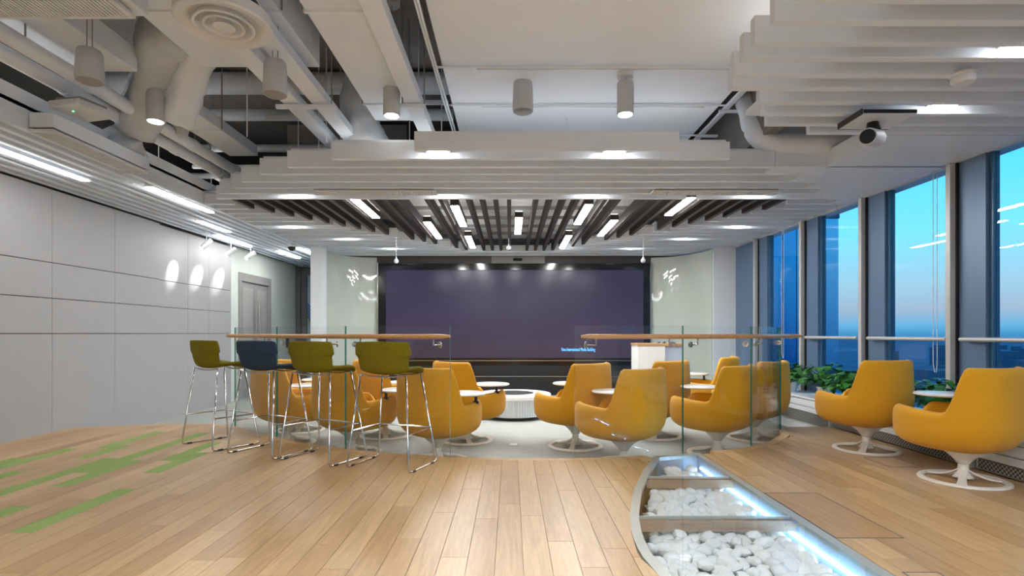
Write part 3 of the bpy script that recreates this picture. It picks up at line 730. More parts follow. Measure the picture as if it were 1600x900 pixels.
for k in range(2): local(MB().tube([(-.63-.03*k,2.0,3.40+.03*k),(-.64-.02*k,4.2,3.38),(-.63-.03*k,6.9,3.41)], .010, 8).build('cable', M['duct'], smooth=True), t)
# round diffuser
c = at_z(350,36,2.97); DS = .78
t = thing('round_diffuser', 'round white ceiling air diffuser with concentric rings', 'vent', (c.x,c.y,2.95))
def dlathe(pr, name, m): 
    local(MB().lathe([(r_*DS,z_*DS) for r_,z_ in pr], 48, (c.x,c.y,2.95)).build(name, m, smooth=True), t)
dlathe([(.235,.05),(.27,.012),(.335,0),(.345,.012),(.345,.09)], 'outer_flange', M['white'])
for r_ in (.205,.135): dlathe([(r_-.035,.055),(r_-.006,-.004),(r_+.012,-.010),(r_+.016,.0),(r_-.02,.055)], 'cone_ring', M['white'])
dlathe([(.0,-.022),(.06,-.022),(.082,-.010),(.045,.05)], 'centre_cone', M['white'])
dlathe([(.25,.075),(.25,.20)], 'throat', M['black'])
# line grilles
def line_grille(label, x0, x1, y0, y1, z, n, along='x', box=None):
    t = thing('air_grille', label, 'vent', ((x0+x1)/2,(y0+y1)/2,z))
    f = .022
    mb = MB(); mb.box(x0,x1,y0,y0+f,z,z+.02); mb.box(x0,x1,y1-f,y1,z,z+.02); mb.box(x0,x0+f,y0+f,y1-f,z,z+.02); mb.box(x1-f,x1,y0+f,y1-f,z,z+.02)
    local(mb.build('frame', M['white']), t)
    local(MB().box(x0+f,x1-f,y0+f,y1-f,z+.03,z+.034).build('backing', M['black']), t)
    bl = MB()
    for k in range(n):
        if along == 'x':
            xx = x0+f+(x1-x0-2*f)*(k+.5)/n; w_ = (x1-x0)/n*.28; bl.box(xx-w_,xx+w_,y0+f,y1-f,z+.004,z+.022)
        else:
            yy = y0+f+(y1-y0-2*f)*(k+.5)/n; w_ = (y1-y0)/n*.28; bl.box(x0+f,x1-f,yy-w_,yy+w_,z+.004,z+.022)
    q = bl.build('blades', M['white']); q['kind'] = 'stuff'; local(q, t)
    if box: local(MB().box(*box).build('plenum', M['slat'], bevel=.004), t)
    return t
line_grille('long air grille in the round slat canopy, left one', (490-798)*6.12/F,(682-798)*6.12/F,6.035,6.205,2.675,44)
line_grille('long air grille in the round slat canopy, right one', (1018-798)*6.12/F,(1215-798)*6.12/F,6.035,6.205,2.675,44)
line_grille('boxed air grille along the left slat fascia', -3.80,-3.60,4.28,5.42,2.69,36,'y',(-3.79,-3.60,4.28,5.42,2.725,2.84))
line_grille('wide air grille at the upper left of the ceiling', at_z(-60,25,3.1).x,at_z(203,22,3.1).x,3.1,3.46,3.1,42,'x',(-3.35,-2.33,3.08,3.5,3.14,3.4))
# small ceiling devices
p = at_y(126,166,4.45)
t = thing('access_point', 'flat white wireless box with green light below the left pipes', 'router', (p.x,p.y,2.93))
X, Y, z = p.x, p.y, p.z-.06
local(MB().prism([(X-.17,Y-.12),(X+.12,Y-.17),(X+.2,Y+.12),(X-.1,Y+.2)], z, z+.06).build('case', M['white'], bevel=.012), t)
local(MB().prism([(X-.13,Y-.09),(X+.09,Y-.12),(X+.15,Y+.09),(X-.07,Y+.15)], z+.061, z+.09).build('mount', M['grey']), t)
local(MB().lathe([(.007,0),(.007,.004)], 10, (X-.02,Y-.05,z-.005)).build('indicator', M['green_led']), t)
p = at_y(284,200,5.6)
svc('horn_detector', 'flared white horn hanging left of the flat duct', 'detector', MB().lathe([(.03,-.09),(.055,-.08),(.065,-.02),(.12,.08),(.135,.10),(.125,.105),(.02,.09),(.01,.4)], 24, p), M['speaker'], smooth=True)
t = thing('projector_camera', 'white tube camera on a black ceiling plate, right side', 'camera', at_y(1360,190,3.95))
p = at_y(1360,214,3.9); dirv = Vector((.72,.62,.16)).normalized()
q0 = p-dirv*.05; q1 = p+dirv*.16
local(MB().tube([q0-dirv*.012,q0,q1-dirv*.01,q1], [.056,.06,.06,.05], 24).build('barrel', M['speaker'], smooth=True), t)
local(MB().tube([q0-dirv*.016,q0-dirv*.0125], .05, 24).build('lens_face', M['blackgloss']), t)
local(MB().lathe([(.05,0),(.04,.03),(.035,.07)], 18, ((q0+q1)/2+Vector((0,0,.055)))).build('bracket', M['black'], smooth=True), t)
zb = p.z+.115
local(MB().box(p.x-.13,p.x+.24,p.y-.12,p.y+.16,zb,zb+.006).build('plate', M['white']), t)
mb = MB(); mb.box(p.x-.13,p.x+.24,p.y+.161,p.y+.17,zb,zb+.04); mb.box(p.x-.14,p.x-.131,p.y-.12,p.y+.16,zb,zb+.04); mb.box(p.x-.13,p.x+.24,p.y-.13,p.y-.121,zb+.006,zb+.03)
local(mb.build('plate_rim', M['black']), t)
p = at_z(1505,124,2.68)
t = thing('smoke_detector', 'round white smoke detector on the right slat canopy', 'detector', p)
local(MB().lathe([(.03,-.03),(.055,-.025),(.065,-.008),(.065,.02)], 28, p).build('cap', M['white'], smooth=True), t)
local(MB().lathe([(.07,.0205),(.075,.024),(.075,.034)], 28, p).build('base', M['white'], smooth=True), t)
p = at_y(456,386,10.0)
t = thing('dome_camera', 'white dome camera under the slats near the white pier', 'camera', (p.x,p.y,2.7))
local(MB().lathe([(.09,0),(.095,.03),(.07,.07),(.04,.12)], 22, (p.x,p.y,p.z)).build('mount', M['white'], smooth=True), t)
local(MB().lathe([(.0,-.075),(.045,-.065),(.07,-.03),(.075,-.002)], 22, (p.x,p.y,p.z)).build('dome', M['blackgloss'], smooth=True), t)
for k, (px, py, Y) in enumerate([(619,408,9.0),(1005,407,9.0),(795,387,9.2)]):
    p = at_y(px,py,Y)
    t = thing('hanging_microphone', ['small globe on a cord hanging left of the display','small globe on a cord hanging right of the display','small globe on a cord hanging before the middle of the display'][k], 'microphone', p, group='globes on cords')
    local(MB().lathe([(0,-.04),(.028,-.03),(.04,-.005),(.034,.02),(.014,.045),(.006,.07)], 16, p).build('globe', M['speaker'], smooth=True), t)
    local(MB().tube([(p.x,p.y,p.z+.069),(p.x,p.y,3.1)], .004, 6).build('cord', M['white']), t)

# ------------------------------------------------------------------ glass railings
def rail(label, P, hx0, hx1):
    t = thing('glass_railing', label, 'railing', (P[len(P)//2][0],P[len(P)//2][1],0))
    for a, b in zip(P, P[1:]):
        n = 6; L = []
        for k in range(n+1):
            x_ = a[0]+(b[0]-a[0])*k/n; s_ = k/n
            ch = a[1]+(b[1]-a[1])*s_
            bulge = .045*math.sin(PI*s_) if len(P) > 2 else 0
            L.append((x_, ch-bulge))
        mb = MB(); th = .007; gap = .004; vs = []
        for i, (x_, y_) in enumerate(L):
            p_, q_ = L[max(i-1,0)], L[min(i+1,n)]; d_ = Vector((q_[0]-p_[0],q_[1]-p_[1])).normalized()
            if i == 0: x_ += d_.x*gap; y_ += d_.y*gap
            if i == n: x_ -= d_.x*gap; y_ -= d_.y*gap
            nx, ny = d_.y*th, -d_.x*th
            vs += [(x_+nx,y_+ny,-.12),(x_+nx,y_+ny,1.17),(x_-nx,y_-ny,1.17),(x_-nx,y_-ny,-.12)]
        fs = []; 
        for k in range(n):
            for j in (0,2): fs.append((k*4+j,(k+1)*4+j,(k+1)*4+(j+1)%4,k*4+(j+1)%4))
        mb.add(vs, [f[::-1] for f in fs], 0)
        fe = [(0,1,2,3),(n*4+3,n*4+2,n*4+1,n*4)]
        ft = []
        for k in range(n):
            ft.append((k*4+1,(k+1)*4+1,(k+1)*4+2,k*4+2)); ft.append((k*4+3,(k+1)*4+3,(k+1)*4,k*4))
        mb.add(vs, fe, 1); mb.add(vs, ft, 2)
        local(mb.build('glass_pane', [M['glasspane'], M['glassedge'], mat('glass_top_edge', (.35,.42,.40), .2)]), t)
    # handrail on the near side
    H = []
    N = 40
    for k in range(N+1):
        x_ = hx0+(hx1-hx0)*k/N; e_ = interp(P, x_); h = .05; sl = (interp(P, x_+h)-interp(P, x_-h))/(2*h); q = math.sqrt(1+sl*sl)
        H.append((x_+sl/q*.09, e_-.09/q))
    # smooth it
    for _ in range(6): H = [H[0]]+[((H[i-1][0]+2*H[i][0]+H[i+1][0])/4,(H[i-1][1]+2*H[i][1]+H[i+1][1])/4) for i in range(1,N)]+[H[-1]]
    Z = 1.072
    r_ = [.012,.021]+[.022]*(N-3)+[.021,.012]
    local(MB().tube([(x_,y_,Z) for x_,y_ in H], r_, 12).build('handrail', M['oakrail'], smooth=True), t)
    J = []
    for a, b in zip(P, P[1:]): J += [a[0]+.10*(b[0]-a[0])/1.1, b[0]-.10*(b[0]-a[0])/1.1]
    for i, x_ in enumerate(J):
        k = min(range(N+1), key=lambda q: abs(H[q][0]-x_)); hx, hy = H[min(max(k+(1 if i%2==0 else -1),0),N)]
        gx, gy = x_, interp(P, x_)
        d_ = Vector((hx-gx,hy-gy,0)); gp = Vector((gx,gy,Z-.075)); out = Vector((hx-gx, hy-gy, 0)).normalized()
        br = MB().tube([gp+out*.012, gp+out*.05, Vector((hx,hy,Z-.075)), Vector((hx,hy,Z-.02))], .007, 8).build('bracket', M['steel'], smooth=True)
        local(br, t)
        dsc = MB().tube([gp+out*.008, gp+out*.02], .028, 16).build('clamp_disc', M['steel'], smooth=True)
        dsc.location = dsc.location - t.location - br.location; dsc.parent = br
    return t
rail('glass railing with wooden handrail behind the four bar stools', [(-3.28,6.47),(-2.48,5.77),(-1.575,5.19),(-.536,4.85)], -3.33, -.52)
rail('glass railing with wooden handrail in front of the right armchairs', [(.564,4.83),(1.587,5.02),(2.37,5.36),(3.10,6.25)], .60, 3.30)

# ------------------------------------------------------------------ glass floor with pebbles
pit = thing('glass_floor_case', 'glass topped case of white pebbles let into the floor', 'floor case', (1.2,3.4,-.25))
left = []; y = PIT_Y0
while y < 4.87: left.append((pit_left(y), y)); y += .12
left.append((1.28,4.87))
outer = left+[(PITR,5.02),(PITR,PIT_Y0)]
fw = .055
def inset(poly, w):
    n = len(poly); out = []
    a = sum(poly[i][0]*poly[(i+1)%n][1]-poly[(i+1)%n][0]*poly[i][1] for i in range(n)); sg = 1 if a > 0 else -1
    for i in range(n):
        p0, p1, p2 = [Vector(poly[j % n]) for j in (i-1,i,i+1)]
        d1 = (p1-p0).normalized(); d2 = (p2-p1).normalized()
        n1 = Vector((-d1.y,d1.x))*sg; n2 = Vector((-d2.y,d2.x))*sg
        bis = (n1+n2).normalized(); out.append(tuple(p1+bis*(w/max(.4,bis.dot(n1)))))
    return out
inner = inset(outer, fw); n = len(outer)
mb = MB()
mb.add([(x,y,.001) for x,y in outer]+[(x,y,.001) for x,y in inner]+[(x,y,-.03) for x,y in outer]+[(x,y,-.03) for x,y in inner],
   [(i,n+i,n+(i+1)%n,(i+1)%n) for i in range(n)]+[(2*n+i,2*n+(i+1)%n,3*n+(i+1)%n,3*n+i) for i in range(n)]+[(n+i,3*n+i,3*n+(i+1)%n,n+(i+1)%n) for i in range(n)]+[(i,(i+1)%n,2*n+(i+1)%n,2*n+i) for i in range(n)])
local(mb.build('frame', M['pitframe']), pit)
wall_o = inset(outer, .012); wall_i = inset(outer, .03)
nl = len(left)
def pitwall(idx, m, name):
    mb = MB()
    for i in idx:
        j = (i+1) % n; a, b, c_, d_ = wall_i[i], wall_i[j], wall_o[j], wall_o[i]
        mb.add([(a[0],a[1],-.031),(b[0],b[1],-.031),(b[0],b[1],-.30),(a[0],a[1],-.30)], [(0,1,2,3)])
    local(mb.build(name, m), pit)
pitwall(range(0,nl-1), M['pitwood'], 'left_wall'); pitwall([nl-1], M['pitwhite'], 'far_wall'); pitwall([nl], M['pitwhite'], 'right_wall'); pitwall([nl+1], M['pitwood'], 'near_wall')
local(MB().prism(wall_i, -.31, -.30).build('case_floor', M['pitwhite']), pit)
def at_in(y): return interp([(q[1],q[0]) for q in inner[:nl]], y)
rx = PITR-fw
J = [PIT_Y0+fw, 3.28, 4.19, 4.9]
for k, (y0, y1) in enumerate(zip(J, J[1:])):
    ys = [y0+.003+(y1-y0-.006)*i/10 for i in range(11)]
    poly = [(max(at_in(q), at_in(q))+.002, q) for q in ys]
    poly += [(rx-.002, (ys[-1] if k < 2 else 4.94)), (rx-.002, ys[0])]
    local(MB().prism(poly, -.018, -.001).build('glass_pane', [M['floorglass']]), pit)
for y_ in J[1:3]:
    local(MB().box(at_in(y_)+.002,rx-.002,y_-.0028,y_+.0028,-.018,0).build('joint_strip', M['pitframe']), pit)
    local(MB().box(at_in(y_)-.02,rx+.02,y_-.03,y_+.03,-.085,-.02).build('cross_beam', M['pitwood']), pit)
local(MB().box(PITR-.037,PITR-.031,PIT_Y0+.1,4.9,-.118,-.111).build('light_strip', M['strip']), pit)
# a bed of gravel, then the pebbles one by one
def ico():
    import bmesh
    bm = bmesh.new(); bmesh.ops.create_icosphere(bm, subdivisions=2, radius=1); v = [x.co.copy() for x in bm.verts]; f = [[q.index for q in x.verts] for x in bm.faces]; bm.free(); return v, f
IV, IF = ico()
def pebble_mesh(seed):
    r = random.Random(seed); s = (r.uniform(.95,1.2),r.uniform(.75,1.0),r.uniform(.6,.8)); vs = []
    pl = []
    for _ in range(15):
        d_ = Vector((r.gauss(0,1),r.gauss(0,1),r.gauss(0,1))).normalized(); pl.append((d_, r.uniform(.62,.92)))
    for p in IV:
        k = 1.0
        for d_, h in pl:
            q = p.dot(d_)
            if q > .05: k = min(k, h/q)
        k = k*.88+.12*.8
        vs.append((p.x*k*s[0],p.y*k*s[1],p.z*k*s[2]))
    me = bpy.data.meshes.new('pebble'); me.from_pydata(vs, [], IF); me.materials.append(M['pebble']); me.polygons.foreach_set('use_smooth', [True]*len(me.polygons)); me.update(); me.set_sharp_from_angle(angle=math.radians(34)); return me
PM = [pebble_mesh(k) for k in range(8)]
spots = []
tries = 0
inbeam = lambda y, r: any(abs(y-b) < r+.03 for b in J[1:3])
rp_ = random.Random(5)
y = PIT_Y0+.12
cands = []
while y < 4.86:
    st = .073
    x = .5
    while x < PITR:
        cands.append((x+rp_.uniform(-.012,.012), y+rp_.uniform(-.012,.012))); x += st
    y += st*.86
for x, y in cands:
    r = rp_.uniform(.043,.066)
    if x-r < at_in(y)-.005 or x+r > PITR-.045: continue
    if y > pit_top(x)-.11: continue
    spots.append((x,y,-.160+rp_.uniform(0,.06),r))
spots.sort(key=lambda q: q[1])
vis = [s for s in spots if s[1] > 2.3]; rest = [s for s in spots if s[1] <= 2.3]
pr = random.Random(3); pr.shuffle(vis)
front = sorted(vis, key=lambda q: q[1])[:300]; back = sorted(vis, key=lambda q: q[1])[300:]+rest
for x, y, z, r in front:
    o = bpy.data.objects.new('pebble', PM[rp_.randrange(8)]); COL.objects.link(o); o.location = (x,y,z); o.scale = (r,r,r)
    o.rotation_euler = (rp_.uniform(-.5,.5),rp_.uniform(-.5,.5),rp_.uniform(0,6.28)); tag(o, 'white rounded pebble in the lit case under the glass floor', 'pebble', 'white pebbles under the glass floor')
mb = MB()
for x, y, z, r in back:
    me = PM[rp_.randrange(8)]; R = Matrix.Rotation(rp_.uniform(0,6.28),3,'Z')
    mb.add([R@v.co*r+Vector((x,y,z)) for v in me.vertices], [list(p.vertices) for p in me.polygons])
tag(mb.build('pebble_heap', M['pebble'], smooth='all'), 'white pebbles at the far end of the glass floor case', 'pebbles', 'white pebbles under the glass floor', 'stuff')
gb = MB()
gx = [(.6+.06*i) for i in range(20)]; gy = [PIT_Y0+.06*i for i in range(52)]
for a in range(19):
    for b in range(51):
        xm, ym = gx[a]+.03, gy[b]+.03
        if xm < at_in(ym) or xm > PITR-.06 or ym > pit_top(xm)-.1: continue
        gb.add([(gx[a],gy[b],-.215),(gx[a+1],gy[b],-.215),(gx[a+1],gy[b+1],-.215),(gx[a],gy[b+1],-.215)], [(0,1,2,3)])
tag(gb.build('gravel_bed', M['gravel']), 'white gravel bed beneath the pebbles', 'gravel', kind='stuff')
for k, (px, s) in enumerate([(1055,'left'),(1140,'right')]):
    p = at_z(px,792,-.10)
    tag(MB().box(p.x-.13,p.x+.10,p.y-.07,p.y+.07,-.125,-.098).build('flat_stone', M['pebble'], bevel=.008), s+' flat white slab lying on the pebbles', 'stone', 'flat slabs on the pebbles')
# access hatches in the boards
def hatch(label, x0, x1, y0, y1):
    t = thing('floor_hatch', label, 'hatch', ((x0+x1)/2,(y0+y1)/2,0)); w = .008
    for b in ((x0,x1,y0,y0+w),(x0,x1,y1-w,y1),(x0,x0+w,y0+w,y1-w),(x1-w,x1,y0+w,y1-w)):
        local(MB().box(*b,0,.0015).build('edge_strip', M['darkgrey']), t)
    local(MB().box(x0+w,x1-w,y0+w,y1-w,.0002,.0008).build('lid', M['oak']), t)
hatch('long floor hatch with metal edge beside the glass floor', 1.745,2.115,2.92,3.755)
hatch('small floor hatch with metal edge between the window chairs', 3.12,3.395,4.47,4.82)
hatch('floor hatch cut by the bottom of the view beside the glass floor', 1.80,1.967,2.1,2.507)
t = thing('floor_socket', 'small cream floor socket set in the carpet', 'socket', (.03,6.25,-DROP))
local(MB().box(-.05,.10,6.17,6.33,-DROP,-DROP+.004).build('plate', M['carpet']), t)
local(MB().box(-.01,.07,6.2,6.3,-DROP+.0045,-DROP+.008).build('lid', M['cream']), t)

# ------------------------------------------------------------------ armchairs
def sgn(v): return -1 if v < 0 else 1
def smooth01(a, b, t):
    t = max(0, min(1, (t-a)/(b-a))); return t*t*(3-2*t)
RX, RYF, RYB = .385, .49, .385
ZB = .265
def rim_z(th):                              # th 0 = front, pi = back
    d_ = math.degrees(abs(th))
    seat = .47; arm = .605-.02*smooth01(50,100,d_)
    z = seat+(arm-seat)*smooth01(12,32,d_)
    return z+(.955-arm)*smooth01(97,124,d_)
FRONT = [(.25,.34),(.258,.55),(.275,.76),(.30,.88),(.335,.955),(.38,.99),(.44,1.0),(.52,1.0),(.56,.985),(.60,.955),(1.0,.95)]
BACK = [(.25,.36),(.262,.48),(.28,.62),(.31,.76),(.35,.86),(.40,.935),(.47,.985),(.55,1.0),(.75,.985),(1.0,.955)]
def rho(z, th=PI):
    w = smooth01(75,125,math.degrees(abs(th)))
    return interp(FRONT, z)*(1-w)+interp(BACK, z)*w
def plan(th, k):
    c, s = math.cos(th), math.sin(th); e = 2/2.5
    ry = RYF if c > 0 else RYB
    return RX*k*sgn(s)*abs(s)**e, ry*k*sgn(c)*abs(c)**e
def make_armchair():
    root = thing('lounge_armchair', 'x', 'chair', group='mustard swivel armchairs')
    N = 72; ths = [-PI+2*PI*i/N for i in range(N)]
    rows = []
    NO = 16
    for j in range(NO+1):
        s = j/NO; row = []
        for th in ths:
            zr = rim_z(th)-.025; z = ZB-.01+(zr-ZB+.01)*s**1.5
            k = rho(z, th)
            nose = smooth01(55,20,math.degrees(abs(th)))
            x, y = plan(th, k); row.append((x, y, z))
        rows.append(row)
    T = .065
    for k_, dz in ((.25,.017),(.6,.025),(1.0,.010)):
        row = []
        for th in ths:
            zr = rim_z(th)-.025; k = rho(zr, th); x, y = plan(th, k); L = math.hypot(x,y); f = max(0,(L-T*k_))/L
            row.append((x*f, y*f, zr+dz))
        rows.append(row)
    for s in (.3,.65,1.0):
        row = []
        for th in ths:
            zr = rim_z(th)-.025; z = zr+(.40-zr)*s; k = rho(max(z,.45), th); x, y = plan(th, k); L = math.hypot(x,y); f = (L-T-.012*s)/L
            row.append((x*f, y*f, z))
        rows.append(row)
    mb = MB(); vs = [p for r in rows for p in r]; R = len(rows); fs = []
    for a in range(R-1):
        for b in range(N):
            fs.append((a*N+b, a*N+(b+1)%N, (a+1)*N+(b+1)%N, (a+1)*N+b))
    fs.append(tuple(range(N))[::-1]); fs.append(tuple((R-1)*N+b for b in range(N)))
    mb.add(vs, [f[::-1] for f in fs]); mb.build('shell', M['mustard'], root, smooth='all', recentre=False)
    # seat cushion
    mb = MB(); prof = [(0,.405),(.80,.405),(.93,.43),(.95,.455),(.90,.485),(.6,.50),(0,.505)]
    vs = []; n2 = 40
    for k, z in prof:
        for i in range(n2):
            th = -PI+2*PI*i/n2; x, y = plan(th, max(k,.001)); vs.append((x*.79, y*.79+.03, z))
    fs = []
    for a in range(len(prof)-1):
        for b in range(n2): fs.append((a*n2+b,a*n2+(b+1)%n2,(a+1)*n2+(b+1)%n2,(a+1)*n2+b))
    mb.add(vs, [f[::-1] for f in fs]); mb.build('seat_cushion', M['mustard'], root, smooth='all', recentre=False)
    # back cushion lining the inside of the back
    mb = MB(); vs = []; n3 = 18; hz = [.50,.62,.76,.88,.925]
    for z in hz:
        for i in range(n3+1):
            d_ = 128+104*i/n3; th = math.radians(d_); x, y = plan(th, rho(z)); L = math.hypot(x,y)
            edge_ = min(i, n3-i)/2; th_ = .035*min(1, edge_+.15)*(1 if .5 < z < .92 else .4)
            f = (L-T-th_-.006)/L; vs.append((x*f,y*f+.0,z))
    for z in hz:
        for i in range(n3+1):
            th = math.radians(128+104*i/n3); x, y = plan(th, rho(z)); L = math.hypot(x,y); f = (L-T+.004)/L; vs.append((x*f,y*f,z))
    q = n3+1; h_ = len(hz)*q; fs = []
    for a in range(len(hz)-1):
        for b in range(n3):
            fs.append((a*q+b,a*q+b+1,(a+1)*q+b+1,(a+1)*q+b)); fs.append((h_+a*q+b,h_+(a+1)*q+b,h_+(a+1)*q+b+1,h_+a*q+b+1))
    for b in range(n3):
        a = len(hz)-1; fs.append((b,h_+b,h_+b+1,b+1)); fs.append((a*q+b,a*q+b+1,h_+a*q+b+1,h_+a*q+b))
    for a in range(len(hz)-1):
        for b in (0,n3): fs.append((a*q+b,(a+1)*q+b,h_+(a+1)*q+b,h_+a*q+b))
    mb.add(vs, fs); mb.build('back_cushion', M['mustard'], root, smooth='all', recentre=False)
    # writing tablet on the right arm: a black swivel neck under a round white top
    MB().lathe([(.03,.575),(.03,.60),(.016,.606),(.016,.648),(.05,.652),(.05,.66)], 16, (.335,.18,0)).build('tablet_neck', M['black'], root, smooth=True, recentre=False)
    MB().lathe([(.205,-.012),(.22,-.004),(.22,.006),(.21,.012)], 40).build('tablet_top', M['tabletop'], root, smooth=True, recentre=False).location = (.30,.34,.6725)
    # pedestal
    MB().lathe([(.045,.145),(.05,.16),(.085,.20),(.14,.245),(.185,.268),(.19,.285),(.10,.29)], 28, sy=1.05).build('swivel_cup', M['cream'], root, smooth='all', recentre=False)
    MB().lathe([(.075,.028),(.055,.05),(.042,.075),(.037,.11),(.037,.15)], 22).build('pedestal', M['cream'], root, smooth='all', recentre=False)
    ringp = []
    mb = MB(); n4 = 56; cs = [(-.028,.004),(-.024,.0),(.024,0),(.028,.004),(.024,.016),(.008,.022),(-.008,.022),(-.024,.016)]
    vs = []; RB = .285
    for i in range(n4):
        a = 2*PI*i/n4
        for dr_, z in cs: vs.append(((RB+dr_)*math.cos(a),(RB+dr_)*math.sin(a),z))
    fs = []; m_ = len(cs)
    for i in range(n4):
        for j in range(m_): fs.append((i*m_+j,((i+1)%n4)*m_+j,((i+1)%n4)*m_+(j+1)%m_,i*m_+(j+1)%m_))
    mb.add(vs, fs); mb.build('base_ring', M['cream'], root, smooth=True, recentre=False)
    for k in range(3):
        a0 = PI/2+2*PI*k/3; mb = MB(); vs = []; ns = 9
        for i in range(ns):
            t = i/(ns-1); r = .02+(RB-.02)*t; z = .018+.085*(1-t)**2.2; wd = .045-.012*math.sin(PI*t)+.012*t; th = .014
            ca, sa = math.cos(a0), math.sin(a0)
            for sd, zz in ((-1,z-th),(1,z-th),(1,z),(-1,z)): vs.append((r*ca-sd*wd*.7*sa, r*sa+sd*wd*.7*ca, max(zz,.002)))
        fs = []
        for i in range(ns-1):
            for j in range(4): fs.append((i*4+j,i*4+(j+1)%4,(i+1)*4+(j+1)%4,(i+1)*4+j))
        fs += [(0,3,2,1),tuple((ns-1)*4+j for j in range(4))]
        mb.add(vs, fs); mb.build('base_spoke', M['cream'], root, smooth=True, recentre=False)
    return root
chairs = [  # x, y, yaw to the right of straight ahead (deg), on boards, scale, label
 (-.73,5.45,27,0,1,'mustard armchair right behind the last green bar stool, at the end of the left railing'),
 (-1.70,5.82,36,0,1,'mustard armchair behind the glass between the third and fourth bar stools'),
 (-2.61,6.37,42,0,1,'leftmost mustard armchair, seen pale through the glass behind the navy stool'),
 (-1.57,6.80,45,0,1,'mustard armchair in the second row left, mostly hidden by the green stool backs'),
 (-2.78,7.20,48,0,1,'mustard armchair farthest left in the second row, behind the navy stool'),
 (-.53,6.50,45,0,1,'mustard armchair left of the round white podium'),
 (.735,6.18,-43,0,1,'mustard armchair right of the podium, front one by the gap in the railings'),
 (1.10,5.30,-41,0,1,'mustard armchair largest behind the right glass, its base hidden by the floor edge'),
 (1.805,6.76,-38,0,1,'mustard armchair in front of the white lectern'),
 (2.20,5.79,-42,0,1,'mustard armchair behind the glass joint above the pebble case'),
 (2.85,7.75,-56,0,1,'mustard armchair in the far right row, turned sideways'),
 (2.96,6.63,-39,0,1,'mustard armchair at the right end of the railing, nearest the plants'),
 (3.36,5.14,-17,1,.9,'mustard armchair on the oak boards by the window, farther one'),
 (3.386,4.07,-18,1,.9,'mustard armchair on the oak boards by the window, nearest and largest'),
]
TAB = {0:(-.47,5.5),1:(-1.17,5.85),2:(-2.39,6.35),5:(-.235,6.5),6:(.73,6.6),7:(1.04,5.7),9:(2.1,6.2),10:(2.75,8.2),12:(3.74,5.45),13:(3.50,4.45)}
proto = make_armchair()
for i, (x, y, yaw, brd, sc, s) in enumerate(chairs):
    o = proto if i == 0 else copy_tree(proto)
    o.location = (x, y, 0 if brd else -DROP); o.rotation_euler = (0,0,-math.radians(yaw)); o.scale = (sc,)*3; o['label'] = s
    if i: o['group'] = 'mustard swivel armchairs'
    tgt = TAB.get(i)
    if tgt:                                # each top is swung to its own angle about the neck
        d_ = Vector((tgt[0]-x, tgt[1]-y)); a_ = math.radians(yaw)
        lx, ly = (d_.x*math.cos(a_)-d_.y*math.sin(a_))/sc, (d_.x*math.sin(a_)+d_.y*math.cos(a_))/sc
        v = Vector((lx-.335, ly-.18)); v = v.normalized()*min(v.length, .17)
        for ch in COL.objects:
            if ch.parent == o and ch.name.startswith('tablet_top'): ch.location = (.335+v.x, .18+v.y, .6725)

